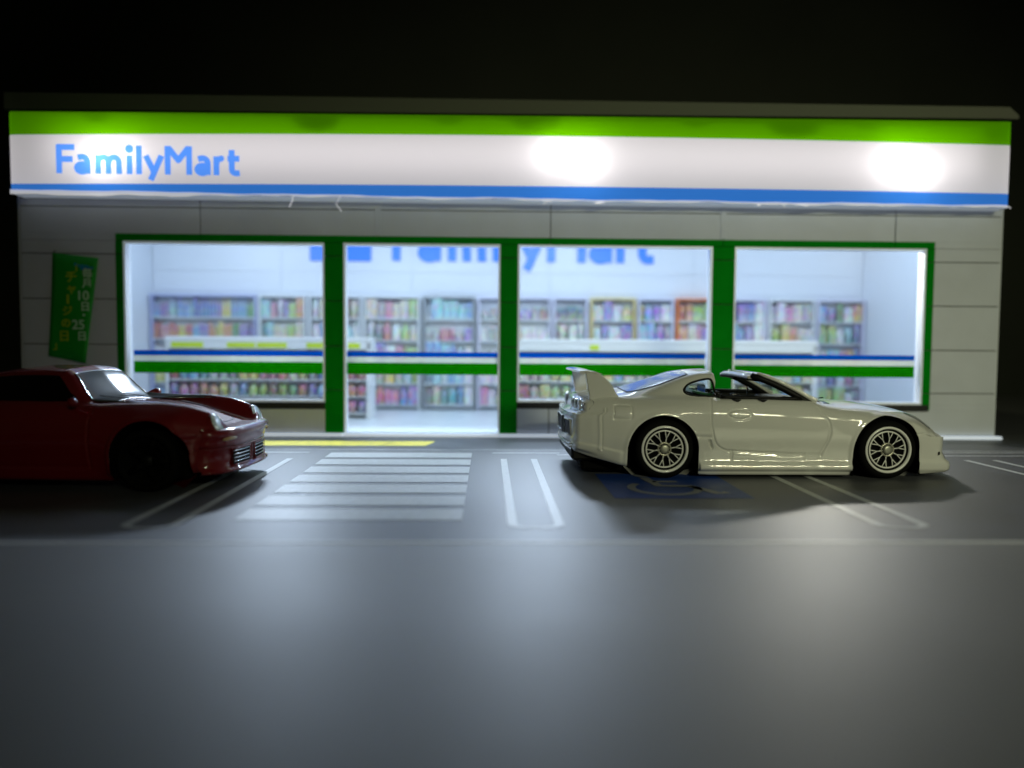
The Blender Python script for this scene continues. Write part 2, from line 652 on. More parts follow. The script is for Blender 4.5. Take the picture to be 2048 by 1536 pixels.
# facing panels, 6 columns x 5 rows, joints recessed; the part under the green frame is painted
cols = [-8.41, -5.40, -2.40, 0.55, 3.53, 6.53, 8.395]
rows = [0.055, 0.80, 1.555, 2.325, 3.085, 3.875, 4.00]
G = 0.016


def rects_minus(r, holes):
    out = [r]
    for h in holes:
        nx = []
        for (a, b, c, d) in out:
            if h[0] >= b or h[1] <= a or h[2] >= d or h[3] <= c:
                nx.append((a, b, c, d))
                continue
            if h[2] > c: nx.append((a, b, c, h[2]))
            if h[3] < d: nx.append((a, b, h[3], d))
            lo, hi = max(c, h[2]), min(d, h[3])
            if h[0] > a: nx.append((a, h[0], lo, hi))
            if h[1] < b: nx.append((h[1], b, lo, hi))
        out = nx
    return [q for q in out if q[1] - q[0] > .02 and q[3] - q[2] > .02]


# green frame as segments (they follow the panel joints)
GB = [(-6.83, -6.71), (-3.31, -2.99), (-0.305, -0.005), (3.36, 3.74), (7.10, 7.235)]
frame_rects = []
for k, (a, b) in enumerate(GB):
    lo = 0.055 if k in (1, 2) else 0.50
    frame_rects.append((a, b, lo, 3.315))
frame_rects.append((FRAME[0], FRAME[1], 3.315, 3.43))
for i in range(len(cols) - 1):
    for j in range(len(rows) - 1):
        cell = (cols[i] + G / 2, cols[i + 1] - G / 2, rows[j] + G / 2, rows[j + 1] - G / 2)
        for q in rects_minus(cell, OPEN + frame_rects):
            box('wall_panel', q[0], q[1], -0.030, -0.001, q[2], q[3], M_wall, store, b=0.004)
for k, (a, b, c, d) in enumerate(frame_rects[:-1]):
    cuts = [c] + [r for r in rows if c + .05 < r < d - .05] + [d]
    for z0, z1 in zip(cuts[:-1], cuts[1:]):
        box('frame_segment', a, b, -0.036, -0.001, z0 + .007, z1 - .007, M_green, store, b=0.004)
cuts = [FRAME[0]] + [c for c in cols if FRAME[0] < c < FRAME[1]] + [FRAME[1]]
for a, b in zip(cuts[:-1], cuts[1:]):
    box('frame_segment', a + .005, b - .005, -0.036, -0.001, 3.316, 3.43, M_green, store, b=0.004)
# pale pilaster strips on two of the joints
for u in (-2.40, 3.53):
    box('joint_strip', u - .05, u + .05, -0.045, -0.0305, 3.44, 4.0, M_wall, store, b=0.005)

# openings: white reveals, black strip painted for the shade under the sill, acrylic sheet with stripes
for k, (a, b, c, d) in enumerate(OPEN):
    door = k == 1
    t = 0.035
    V = []
    for uu, zz in ((a, c), (b, c), (b, d), (a, d)):
        V.append((uu, -0.02, zz))
    ins = ((a + t, c + (0 if door else t)), (b - t, c + (0 if door else t)), (b - t, d - t), (a + t, d - t))
    for uu, zz in ins:
        V.append((uu, -0.02, zz))
    for uu, zz in ins:
        V.append((uu, WT + .03, zz))
    F = [(0, 1, 5, 4), (1, 2, 6, 5), (2, 3, 7, 6), (3, 0, 4, 7)] + [(4, 5, 9, 8), (5, 6, 10, 9), (6, 7, 11, 10), (7, 4, 8, 11)]
    if door:
        F = [f for f in F if f not in ((0, 1, 5, 4), (4, 5, 9, 8))]
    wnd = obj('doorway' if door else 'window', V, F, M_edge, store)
    g0, g1 = a + t + .002, b - t - .002
    box('pane', g0, g1, .10, .112, c + (t + .003 if not door else .0), d - t - .002, M_glass, wnd)
    s0 = g0 + (0.06 if k == 0 else 0.0)
    s1 = g1 - (0.05 if k == 3 else (.03 if k == 2 else 0.0))
    box('blue_stripe', s0, s1, .094, .099, 1.372, 1.46, M_sblue, wnd)
    box('grey_stripe', s0, s1, .095, .099, 1.272, 1.372, M_sgrey, wnd)
    box('green_stripe', s0, s1, .094, .099, 1.068, 1.272, M_sgreen, wnd)
    if not door:
        box('sill_shade', a - .0, b + (.10 if k == 3 else .0), -.06, -.0375, c - .115, c - .003, M_blackp, store)

# plinth, floor, side walls, back wall, ceiling, roof
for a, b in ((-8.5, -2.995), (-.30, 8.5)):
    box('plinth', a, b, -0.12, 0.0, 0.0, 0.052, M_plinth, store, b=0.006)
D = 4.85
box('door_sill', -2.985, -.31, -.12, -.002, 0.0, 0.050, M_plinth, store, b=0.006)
box('floor', -8.40, 8.38, 0.0, D, 0.0045, 0.05, M_floor, store)
box('side_wall', -8.55, -8.40, WT + .001, D + .1, 0, 4.9, M_in, store)
box('side_wall', 8.38, 8.53, WT + .001, D + .1, 0, 4.9, M_in, store)
V = []
back = box('back_wall', -8.40, 8.38, D, D + .1, 0, 4.9, M_in, store)
for u0, u1 in ((-8.38, -5.42), (-5.41, -2.36), (-2.35, .9), (.91, 4.3), (4.31, 8.36)):
    for z0, z1 in ((2.80, 3.27), (3.275, 4.05), (4.055, 4.8)):
        box('back_panel', u0, u1, D - .02, D - .001, z0, z1, M_in, store, b=0.003)
box('ceiling', -8.55, 8.53, WT + .001, D + .1, 4.9, 5.0, M_in, store)
# upper wall behind the fascia and the roof edge
box('upper_wall', -8.42, 8.40, 0.0, WT, Z_TOP + .002, 5.25, M_wall, store)
rV, rF = [], []
for uu, zt, zb in ((-8.72, 5.80, 5.52), (8.55, 5.80, 5.60), (8.72, 5.66, 5.60)):
    for yy in (0.12, 4.9):
        rV += [(uu, yy, zb), (uu, yy, zt)]
for i in range(2):
    a = i * 4
    rF += [(a, a + 4, a + 5, a + 1), (a + 2, a + 3, a + 7, a + 6), (a + 1, a + 5, a + 7, a + 3), (a, a + 2, a + 6, a + 4)]
rF += [(0, 1, 3, 2), (8, 10, 11, 9)]
obj('roof_edge', rV, rF, M_roof, store)
box('roof_deck', -8.55, 8.53, .2, 4.9, 5.3, 5.5, M_roof, store)

# sign on the back wall
bs = empty('wall_logo_sign', S(0, D - .045, 0), SA, label='blue lettering with a square logo high on the back wall inside the shop', cat='wall sign')
box('logo_square', -4.73, -3.31, -.01, .01, 3.53, 4.55, M_logo, bs)
lettering(.963, M_logo, bs, (-2.80, -.01, 3.55), wd=.20, ext=.02)

# ------------------------------------------------------------------ fascia sign
sign = empty('fascia_sign', S(0, 0, 0), SA,
             label='long backlit shop sign with green, white and blue bands above the windows', cat='sign')
SG = sheet_mat('film_green', (0.19, 0.70, 0.0), 0.13)
SW = sheet_mat('film_white', (0.85, 0.815, 0.835), 0.34)
SB = sheet_mat('film_blue', (0.035, 0.19, 0.62), 0.55)
SL = sheet_mat('film_letter_blue', (0.10, 0.32, 0.95), 0.35, trans=0.9)
U0, U1, WF = -8.34, 8.26, -0.42


def zc(u, l, m_, r):
    t = (u - U0) / (U1 - U0)
    q = l * (1 - t) * (1 - 2 * t) + 4 * m_ * t * (1 - t) + r * t * (2 * t - 1)
    return q


def wob(u, s, a):
    return a * (math.sin(u * 2.1 + s) + .6 * math.sin(u * 5.3 + 2 * s) + .3 * math.sin(u * 11.7 + s))


def band(name, top, bot, m, jag=0.0):
    V, F = [], []
    n = 170
    # the film wraps round both ends with a small radius
    prof = [(U0 - .0, 0.30)] + [(U0 + .10 * (1 - math.cos(R(a))) - .0, .10 * (1 - math.sin(R(a)))) for a in range(0, 91, 15)]
    pts = [(p[0], WF + p[1]) for p in prof]
    for k in range(1, n):
        pts.append((U0 + .10 + (U1 - U0 - .2) * k / n, WF + wob(k * .1, 1.0, 0.0015)))
    pts += [(U1 - .10 * (1 - math.cos(R(a))), WF + .10 * (1 - math.sin(R(a)))) for a in range(90, -1, -15)]
    pts.append((U1, WF + .30))
    NS = 4
    for (u, ww) in pts:
        zt = zc(u, *top)
        zb = zc(u, *bot) + (wob(u, 2.0, jag) if jag else 0)
        for j in range(NS + 1):
            V.append((u, ww, zb + (zt - zb) * j / NS))
    for i in range(len(pts) - 1):
        for j in range(NS):
            a = i * (NS + 1) + j
            F.append((a, a + NS + 1, a + NS + 2, a + 1))
    return obj(name, V, F, m, sign, smooth=True)


T0, T1, T2, T3 = (5.32, 5.365, 5.385), (4.945, 5.045, 4.995), (4.160, 4.225, 4.195), (4.055, 4.005, 3.985)
band('green_band', T0, T1, SG)
band('white_band', T1, T2, SW)
band('blue_band', T2, T3, SB, jag=0.006)
PAPER = sheet_mat('torn_paper_edge', (0.85, 0.84, 0.86), 0.42, trans=0.5)
# torn paper edge hanging below the blue band
V, F = [], []
N = 420
for k in range(N + 1):
    u = U0 + .03 + (U1 - U0 - .08) * k / N
    z0 = zc(u, *T3) + wob(u, 2.0, .006) + .012
    dz = .022 + .008 * math.sin(u * 3.3) + .006 * math.sin(u * 9.1 + 1) + rnd.uniform(0, .004)
    if u < -5.2:
        dz += .045 * min(1, (-5.2 - u) * 2)
    if 4.6 < u < 6.1:
        dz += .012
    V += [(u, WF - .007, z0 + .006), (u, WF - .010 + .003 * math.sin(u * 7), z0 - max(.014, dz))]
F = [(2 * k, 2 * k + 1, 2 * k + 3, 2 * k + 2) for k in range(N)]
obj('paper_edge', V, F, PAPER, sign)
for (u, dx, dz, bend) in ((-3.72, -.07, .19, .01), (-2.95, .02, .25, -.08), (.45, -.06, .08, .03), (1.35, .06, .06, .02), (4.4, .03, .07, 0), (8.22, .03, .04, .005)):
    z0 = zc(u, *T3)
    tube('loose_fibre', [(u, WF - .01, z0), (u + dx * .4 + bend, WF - .02, z0 - dz * .5), (u + dx, WF - .02, z0 - dz)], .006, PAPER, sign, n=5)
for (u, dz) in ((.42, .05), (.52, .03), (1.3, .045), (3.95, .05), (4.75, .06), (7.3, .04)):
    pts = [(u + rnd.uniform(-.10, .10), zc(u, *T3) - .01 - rnd.uniform(0, dz)) for _ in range(5)]
    cx = sum(p[0] for p in pts) / 5
    cz = sum(p[1] for p in pts) / 5
    pts.sort(key=lambda p: math.atan2(p[1] - cz, p[0] - cx))
    prism('paper_scrap', pts, WF - .02, WF - .012, PAPER, sign)
# box behind the film
M_tray = mat('sign_tray', (0.16, 0.16, 0.155), 0.8)
tV = []
for dz_ in (0, -.015):
    tV += [(U0 + .01, WF + .03, 4.035 + dz_), (U1 - .01, WF + .03, 3.985 + dz_), (U1 - .01, -.035, 3.985 + dz_), (U0 + .01, -.035, 4.02 + dz_)]
SOFF = sheet_mat('soffit_glow', (0.70, 0.76, 0.84), 0.15, trans=0.12)  # glow added to the soffit as emission to light the wall below
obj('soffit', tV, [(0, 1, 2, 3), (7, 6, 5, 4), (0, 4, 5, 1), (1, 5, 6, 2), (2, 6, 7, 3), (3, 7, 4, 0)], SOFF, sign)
box('sign_back', U0 + .01, U1 - .01, -.06, -.04, 4.03, 5.27, M_tray, sign)
box('sign_lid', U0 + .02, U1 - .02, WF + .06, -.065, 5.24, 5.27, M_tray, sign)
# unseen tabs added inside the sign to shade the green band from behind
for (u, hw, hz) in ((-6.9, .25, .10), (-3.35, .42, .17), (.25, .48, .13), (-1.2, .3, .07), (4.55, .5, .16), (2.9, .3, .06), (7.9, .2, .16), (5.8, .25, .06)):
    prism('shade_tab', [(u - hw, 5.235), (u - hw * .6, 5.24 - hz), (u, 5.22 - hz * 1.15), (u + hw * .7, 5.24 - hz), (u + hw, 5.235)], WF + .085, WF + .10, mat('shade_tab_dark', (0.05, 0.10, 0.05), 0.8), sign)
lettering(.464, SL, sign, (-7.55, WF - .008, 4.335))

# ------------------------------------------------------------------ banner on the left wall
ban = empty('promotion_banner', S(-7.50, -.05, 1.25), SA, label='small green banner with vertical Japanese writing on the wall left of the windows', cat='banner')
bp = [(-.46, .10), (.17, -.02), (.40, 1.76), (-.35, 1.84)]
V, F = [], []
nb = 10
for j in range(nb + 1):
    t = j / nb
    for i in range(nb + 1):
        s = i / nb
        lx = (bp[0][0] * (1 - t) + bp[3][0] * t) * (1 - s) + (bp[1][0] * (1 - t) + bp[2][0] * t) * s
        lz = (bp[0][1] * (1 - t) + bp[3][1] * t) * (1 - s) + (bp[1][1] * (1 - t) + bp[2][1] * t) * s
        V.append((lx, -.04 + .018 * math.sin(s * 5 + t * 3), lz))
for j in range(nb):
    for i in range(nb):
        a = j * (nb + 1) + i
        F.append((a, a + 1, a + nb + 2, a + nb + 1))
cl = obj('cloth', V, F, M_banner, ban, smooth=True)
md = cl.modifiers.new('thickness', 'SOLIDIFY')
md.thickness = .008
for ch, x, z, s in (('毎', .17, 1.44, .17), ('月', .165, 1.27, .17), ('10', .06, 1.05, .22), ('日', .125, .88, .17), ('・', .11, .74, .15), ('25', -.02, .56, .22), ('日', .06, .38, .17)):
    text('white_glyph', ch, s, M_btxt, ban, (x - .02, -.066, z), ext=.001, off=.004)
for ch, x, z, s in (('「', -.06, 1.50, .17), ('チ', -.14, 1.36, .21), ('ャ', -.13, 1.17, .19), ('ー', -.05, 1.10, .0), ('ジ', -.20, .80, .18), ('の', -.22, .60, .17), ('日', -.27, .37, .20), ('」', -.36, .22, .17)):
    if s:
        text('yellow_glyph', ch, s, M_bylw, ban, (x, -.066, z), ext=.001, off=.005)
box('yellow_glyph', -.115, -.075, -.068, -.064, .98, 1.14, M_bylw, ban)
text('logo_text', 'FamilyMart', .07, M_bblu, ban, (.02, -.066, 1.62), rot=(PI / 2, R(10), 0), off=.004)
box('logo_patch', .12, .27, -.062, -.058, 1.555, 1.60, M_bblu, ban)
tube('cord', [(-.35, -.03, 1.83), (-.33, -.02, 1.87), (-.30, -.01, 1.875)], .006, M_blackp, ban)

# ------------------------------------------------------------------ shelves and goods inside
def pmat(i, c):
    m = mat('pack_colour_%d' % i, c, 0.45)
    nt = m.node_tree
    b = nt.nodes['Principled BSDF']
    tc = nt.nodes.new('ShaderNodeTexCoord')
    n = nt.nodes.new('ShaderNodeTexVoronoi')
    n.inputs['Scale'].default_value = 4.5
    mp = nt.nodes.new('ShaderNodeMapRange')
    mp.inputs[1].default_value = 0.25
    mp.inputs[2].default_value = 0.45
    mx = nt.nodes.new('ShaderNodeMix')
    mx.data_type = 'RGBA'
    mx.inputs[6].default_value = (*c, 1)
    oi = nt.nodes.new('ShaderNodeObjectInfo')
    ad = nt.nodes.new('ShaderNodeVectorMath')
    ad.operation = 'ADD'
    nt.links.new(tc.outputs['Object'], ad.inputs[0])
    nt.links.new(oi.outputs['Location'], ad.inputs[1])
    nt.links.new(ad.outputs[0], n.inputs['Vector'])
    nt.links.new(n.outputs['Color'], mx.inputs[7])
    mx.inputs[0].default_value = 0.34
    nt.links.new(mx.outputs[2], b.inputs['Base Color'])
    return m


PC = {
    'red': (0.55, 0.03, 0.05), 'pink': (0.62, 0.14, 0.32), 'orange': (0.70, 0.22, 0.03), 'yellow': (0.68, 0.58, 0.03),
    'lime': (0.34, 0.55, 0.04), 'green': (0.05, 0.35, 0.08), 'teal': (0.07, 0.42, 0.46), 'aqua': (0.25, 0.58, 0.68),
    'blue': (0.04, 0.14, 0.55), 'sky': (0.12, 0.36, 0.72), 'violet': (0.20, 0.10, 0.50), 'white': (0.75, 0.76, 0.78),
    'cream': (0.66, 0.60, 0.46), 'grey': (0.30, 0.31, 0.35), 'dark': (0.05, 0.06, 0.09), 'brown': (0.25, 0.10, 0.05)}
PM = {k: pmat(i, tuple(.84 * q + .16 * .62 for q in v)) for i, (k, v) in enumerate(PC.items())}


def share(name, build):
    me = build()
    me.materials.append(PM['white'])
    return me


def me_box():
    bm = bevel_box_bm(-.5, .5, -.5, .5, 0, 1, .04)
    me = bpy.data.meshes.new('product_box')
    bm.to_mesh(me); bm.free()
    return me


def me_bottle():
    V, F = lathe_geo([(0.001, 0), (.46, 0), (.5, .05), (.5, .62), (.2, .82), (.17, .98), (.001, 1.0)], 10, 'z')
    me = bpy.data.meshes.new('drink_bottle')
    me.from_pydata(V, [], F); me.shade_smooth()
    return me


def me_bag():
    V, F = [], []
    n = 4
    for j in range(n + 1):
        t = j / n
        th = math.sin(PI * t) * .5
        wd = .5 - .05 * math.sin(PI * t)
        V += [(-wd, 0, t), (0, -th, t), (wd, 0, t), (0, th, t)]
    for j in range(n):
        for i in range(4):
            F.append((j * 4 + i, j * 4 + (i + 1) % 4, j * 4 + 4 + (i + 1) % 4, j * 4 + 4 + i))
    me = bpy.data.meshes.new('snack_bag')
    me.from_pydata(V, [], F); me.shade_smooth()
    return me


MESH = {'product_box': share('b', me_box), 'drink_bottle': share('d', me_bottle), 'snack_bag': share('s', me_bag)}


def goods(kind, parent, x, y, z, sx, sy, sz, c):
    o = bpy.data.objects.new(kind, MESH[kind])
    COL.objects.link(o)
    o.parent = parent
    o.location = (x, y, z)
    o.scale = (sx, sy, sz)
    o.material_slots[0].link = 'OBJECT'
    o.material_slots[0].material = PM[c]
    return o


M_fr = mat('cabinet_frame', (0.72, 0.75, 0.78), 0.4)
M_fr2 = mat('cabinet_frame_lilac', (0.68, 0.68, 0.82), 0.4)
M_fry = mat('cabinet_frame_yellow', (0.72, 0.60, 0.28), 0.4)
M_fro = mat('cabinet_frame_orange', (0.75, 0.22, 0.08), 0.4)
M_frb = mat('cabinet_frame_blue', (0.44, 0.48, 0.72), 0.4)
M_frg = mat('cabinet_frame_dark', (0.34, 0.37, 0.40), 0.4)
M_cin = mat('cabinet_inside', (0.74, 0.78, 0.84), 0.5)


B_, BT_, BG_ = 'product_box', 'drink_bottle', 'snack_bag'


def cabinet(name, u0, u1, label, cat, frame, rows_, dep=.27, top=2.66, z_list=None, group=None, kinds=None, fill=.97):
    """wall cabinet: frame, back, shelves and the goods on them. rows_ = list of (list of colours, kind, height)"""
    c = empty(name, S((u0 + u1) / 2, D - .025, .051), SA, label=label, cat=cat, group='cabinets standing along the back wall')
    hw = (u1 - u0) / 2
    T = .05
    box('back_panel', -hw + T, hw - T, -.03, -.001, 0.02, top - T, M_cin, c)
    box('side_panel', -hw, -hw + T, -dep, -.001, 0, top, frame, c, b=.006)
    box('side_panel', hw - T, hw, -dep, -.001, 0, top, frame, c, b=.006)
    box('top_panel', -hw + T, hw - T, -dep, -.001, top - T, top, frame, c, b=.006)
    n = len(rows_)
    h = (top - T - .1) / n
    for j, (cl, kind, hh) in enumerate(rows_):
        z = top - T - h * (j + 1)
        box('shelf', -hw + T, hw - T, -dep + .03, -.031, z, z + .03, M_fr, c)
        if len(cl) > 8:
            cl = [q for q in cl for _ in (0, 1)]
        m = len(cl)
        wt = [rnd.uniform(.6, 1.4) for _ in cl]
        k_ = (2 * hw - 2 * T - .02) / sum(wt)
        x_ = -hw + T + .01
        for i, cc in enumerate(cl):
            wd = wt[i] * k_
            x_ += wd
            if cc is None:
                continue
            goods(kind if rnd.random() < .6 else rnd.choice([B_, BT_, BG_]), c, x_ - wd * .5, -dep + .11 + rnd.uniform(-.01, .02), z + .03, wd * .93,
                  min(.16, wd * .9), h * min(.95, hh + .12) * rnd.uniform(.68, 1), cc)
    return c


def pick(seq, n):
    return [rnd.choice(seq) for _ in range(n)]


B, BT, BG = 'product_box', 'drink_bottle', 'snack_bag'
cabinet('drinks_shelf', -8.36, -5.92, 'wide open chiller shelf of bottles at the far left of the back wall', 'chiller shelf', M_frb,
        [(pick(['sky', 'blue', 'aqua', 'violet', 'sky'], 9) + ['yellow', 'sky', 'sky', 'green'], BT, .92),
         (['red', 'pink', 'red', 'yellow', 'red', 'sky', 'violet', 'orange', 'yellow', 'orange', 'green', 'violet', 'violet'], B, .72),
         (pick(['teal', 'cream', 'sky', 'white', 'green'], 12), BT, .85), (pick(['red', 'grey', 'yellow', 'sky'], 12), BT, .85),
         (pick(['orange', 'lime', 'sky', 'pink'], 10), B, .7)])
cabinet('drinks_fridge', -5.88, -4.78, 'pale framed fridge of pastel cartons right of the wide chiller shelf', 'fridge', M_fr,
        [(['aqua', 'pink', 'white', 'violet', 'lime', 'orange'], B, .85), (['teal', 'aqua', 'cream', 'cream', 'lime', 'cream'], B, .82),
         (['cream', 'teal', 'cream', 'lime', 'aqua', 'orange'], B, .8), (pick(['aqua', 'white', 'cream'], 6), B, .8), (pick(['red', 'pink', 'aqua'], 6), B, .8)])
cabinet('drinks_fridge', -4.73, -3.50, 'pale framed fridge of aqua drinks behind the first green pillar', 'fridge', M_fr,
        [(pick(['aqua', 'white', 'teal', 'cream'], 6), B, .85), (pick(['aqua', 'white', 'sky'], 6), BT, .85), (pick(['aqua', 'white', 'cream'], 6), B, .8),
         (pick(['aqua', 'white', 'red'], 6), B, .8), (pick(['white', 'sky', 'pink'], 6), B, .8)])
cabinet('drinks_fridge', -3.46, -2.14, 'fridge of red and white cartons seen through the left half of the doorway', 'fridge', M_fr,
        [(['cream', 'grey', 'pink', 'cream', 'cream', 'lime'], B, .8), (['white', 'grey', 'red', 'white', 'lime', 'cream'], BT, .8),
         (['white', 'violet', 'white', 'pink', 'lime', 'lime'], B, .75), (['grey', 'cream', 'yellow', 'white', 'aqua', 'lime'], B, .8),
         (['red', 'red', 'pink', 'pink', 'blue', 'violet'], B, .85)])
cabinet('drinks_fridge', -2.08, -.86, 'dark edged fridge of sky blue packs in the middle of the doorway', 'fridge', M_frg,
        [([None, 'aqua', 'aqua', 'aqua', 'aqua', 'sky'], B, .9), (['white', 'grey', 'red', 'pink', 'grey', 'violet'], B, .55),
         (['sky', 'sky', 'aqua', 'sky', 'aqua', 'white'], B, .85), (['aqua', 'aqua', 'white', 'sky', 'aqua', 'white'], B, .8),
         (['grey', 'cream', 'aqua', 'teal', 'sky', 'white'], BG, .85)])
cabinet('noodle_shelf', -.80, .92, 'lilac shelf of grey and white packs behind the second green pillar', 'shelf', M_fr2,
        [(['grey', 'grey', 'violet', 'grey', 'violet', 'grey', 'brown'], B, .5), (['white', 'grey', 'white', 'cream', 'white', 'white', 'white'], B, .6),
         (['dark', 'grey', 'teal', 'grey', 'dark', 'teal', 'dark'], B, .5), (['white', 'white', 'cream', 'sky', 'cream', 'white', 'cream'], B, .7), (pick(['cream', 'pink', 'white'], 7), B, .8)])
cabinet('magazine_rack', .97, 1.78, 'lilac rack with dark covers above a red one, right of the second green pillar', 'rack', M_fr2,
        [(['dark', 'dark', 'dark'], B, .55), (['cream', 'white', 'white'], B, .8), (['cream', 'red', 'red'], B, .75), (['white', 'sky', 'cream'], B, .8), (['sky', 'white', 'pink'], B, .8)])
cabinet('snack_display', 1.84, 2.90, 'yellow framed display of pale packs in the third window', 'display', M_fry,
        [(['cream', 'violet', 'white', 'yellow'], B, .8), (['white', 'violet', 'white', 'violet'], B, .85), (['lime', 'yellow', 'red', 'cream'], B, .7), (pick(['cream', 'lime', 'white'], 4), B, .8), (pick(['cream', 'sky'], 4), B, .8)])
cabinet('snack_display', 2.95, 3.80, 'lilac framed display of blue and pale green packs left of the orange one', 'display', M_fr2,
        [(['yellow', 'sky', 'violet', 'white'], B, .8), (['aqua', 'sky', 'violet', 'grey'], B, .85), (['lime', 'yellow', 'white', 'sky'], B, .7), (pick(['cream', 'white'], 4), B, .8), (pick(['white', 'sky'], 4), B, .8)])
cabinet('snack_display', 3.86, 4.72, 'orange framed display beside the third green pillar', 'display', M_fro,
        [(['orange', 'orange', 'lime', 'lime'], B, .85), (['orange', 'cream', 'pink', 'violet'], B, .85), (['orange', 'white', 'red', 'white'], B, .8), (['orange', 'white', 'white', 'sky'], B, .8), (pick(['white', 'sky'], 4), B, .8)])
cabinet('drinks_shelf', 4.84, 6.00, 'shelf of deep blue packs at the left of the last window', 'shelf', M_fr2,
        [(['blue', 'blue', 'violet', 'blue', 'white'], B, .9), (['blue', 'sky', 'blue', 'violet', 'white'], B, .9), (['sky', 'blue', 'violet', 'sky', 'white'], B, .85), (pick(['blue', 'white'], 5), B, .8), (pick(['yellow', 'cream', 'lime'], 5), B, .8)])
cabinet('drinks_shelf', 6.05, 7.15, 'shelf of mixed yellow, green and red packs in the middle of the last window', 'shelf', M_fr,
        [(['grey', 'white', 'pink', 'cream', 'grey'], B, .8), (['lime', 'yellow', 'orange', 'cream', 'white'], B, .75), (['grey', 'lime', 'lime', 'blue', 'sky'], B, .75), (pick(['cream', 'white'], 5), B, .8), (pick(['pink', 'cream', 'violet'], 5), B, .8)])
cabinet('drinks_shelf', 7.20, 8.34, 'shelf of pale pastel packs against the right side wall', 'shelf', M_fr2,
        [(['sky', 'violet', 'green', 'white', 'orange'], B, .8), (['lime', 'lime', 'white', 'aqua', 'violet'], B, .8), (['cream', 'aqua', 'pink', 'orange', 'violet'], B, .8), (['white', 'violet', 'white', 'pink', 'white'], B, .8), (['lime', 'yellow', 'lime', 'white', 'grey'], B, .85)])


def gondola(u0, u1, ww, label, strip, rows_, end_white, tops):
    g = empty('gondola_shelf', S((u0 + u1) / 2, ww, .051), SA, label=label, cat='display shelf', group='free standing white shelves inside the shop')
    hw = (u1 - u0) / 2
    H_ = 1.62
    box('centre_panel', -hw, hw, -.02, .02, 0, H_ - .04, M_white, g)
    box('end_panel', hw - .0, hw + .10, -.32, .32, 0, H_ - .04, M_white, g, b=.01)
    box('end_panel', -hw - .05, -hw, -.32, .32, 0, H_ - .04, M_white, g, b=.01)
    box('top_panel', -hw - .05, hw + .10, -.32, .32, H_ - .04, H_ + .05, M_white, g, b=.012)
    box('fascia', -hw - .05, hw + .10, -.32, -.30, H_ - .20, H_ - .041, M_white, g)
    for a, b in strip:
        box('price_strip', -hw + a * 2 * hw, -hw + b * 2 * hw, -.328, -.3205, H_ - .17, H_ - .065, mat('price_lime', (0.62, 0.78, 0.03), 0.5), g)
    hs = [.10, .44, .78, 1.12]
    for j, z in enumerate(hs):
        box('shelf', -hw, hw, -.32, -.021, z, z + .025, M_white, g)
        cl, kind, hh = rows_[j]
        m = len(cl)
        wd = 2 * hw / m
        for i, cc in enumerate(cl):
            goods(rnd.choice([kind, kind, BT, BG]), g, -hw + wd * (i + .5), -.24 + rnd.uniform(-.015, .015), z + .025, wd * .94, min(.2, wd), hh * rnd.uniform(.85, 1), cc)
    return g


seqA = ['red', 'sky', 'sky', 'teal', 'white', 'white', 'grey', 'yellow', 'yellow', 'pink', 'pink', 'red', 'cream', 'yellow', 'grey', 'blue', 'violet', 'sky', 'red', 'orange']
seqB = ['violet', 'pink', 'pink', 'orange', 'orange', 'yellow', 'white', 'sky', 'lime', 'lime', 'brown', 'lime', 'green', 'red', 'violet', 'sky', 'pink', 'orange', 'orange', 'red']
gondola(-7.05, -3.03, 2.75, 'long white shelf of bright snack bags behind the first window, yellow price strips on top',
        [(.02, .18), (.30, .44), (.45, .60), (.70, .82), (.83, .97)],
        [(seqB[::-1], BG, .28), (seqB, BG, .29), (seqA, BG, .29), (pick(list(PC), 20), BG, .26)], True, None)
gondola(.10, 6.2, 2.75, 'long white shelf of pale packs behind the third and last windows',
        [(.24, .27), (.66, .69)],
        [(pick(['cream', 'lime', 'sky', 'white', 'red'], 28), B, .27), (['red', 'cream', 'yellow', 'lime', 'lime', 'sky', 'blue'] + pick(['cream', 'white', 'yellow', 'sky', 'lime'], 21), B, .27),
         (['cream', 'cream', 'cream', 'yellow', 'yellow', 'sky'] + pick(['cream', 'white', 'pink', 'yellow', 'sky'], 22), B, .24), (pick(['cream', 'grey', 'white', 'pink', 'sky'], 28), B, .22)], True, None)

# ------------------------------------------------------------------ cars: lofted shells
def pchip(xk, yk, x):
    """monotone cubic through (xk, yk[k, ...]) at x"""
    xk = np.asarray(xk, float)
    yk = np.asarray(yk, float)
    x = np.asarray(x, float)
    sh = yk.shape[1:]
    Y = yk.reshape(len(xk), -1)
    h = np.diff(xk)[:, None]
    d = np.diff(Y, axis=0) / h
    m = np.zeros_like(Y)
    if len(xk) > 2:
        h0, h1 = h[:-1], h[1:]
        w1, w2 = 2 * h1 + h0, h1 + 2 * h0
        same = (d[:-1] * d[1:]) > 0
        with np.errstate(divide='ignore', invalid='ignore'):
            hm = (w1 + w2) / (w1 / d[:-1] + w2 / d[1:])
        m[1:-1] = np.where(same, hm, 0)
    m[0], m[-1] = d[0], d[-1]
    i = np.clip(np.searchsorted(xk, x, side='right') - 1, 0, len(xk) - 2)
    t = ((x - xk[i]) / (xk[i + 1] - xk[i]))[:, None]
    H = (xk[i + 1] - xk[i])[:, None]
    r = ((2 * t**3 - 3 * t**2 + 1) * Y[i] + (t**3 - 2 * t**2 + t) * H * m[i]
         + (-2 * t**3 + 3 * t**2) * Y[i + 1] + (t**3 - t**2) * H * m[i + 1])
    return r.reshape((len(x),) + sh)


def smooth(a, b, x):
    t = np.clip((x - a) / (b - a), 0, 1)
    return t * t * (3 - 2 * t)


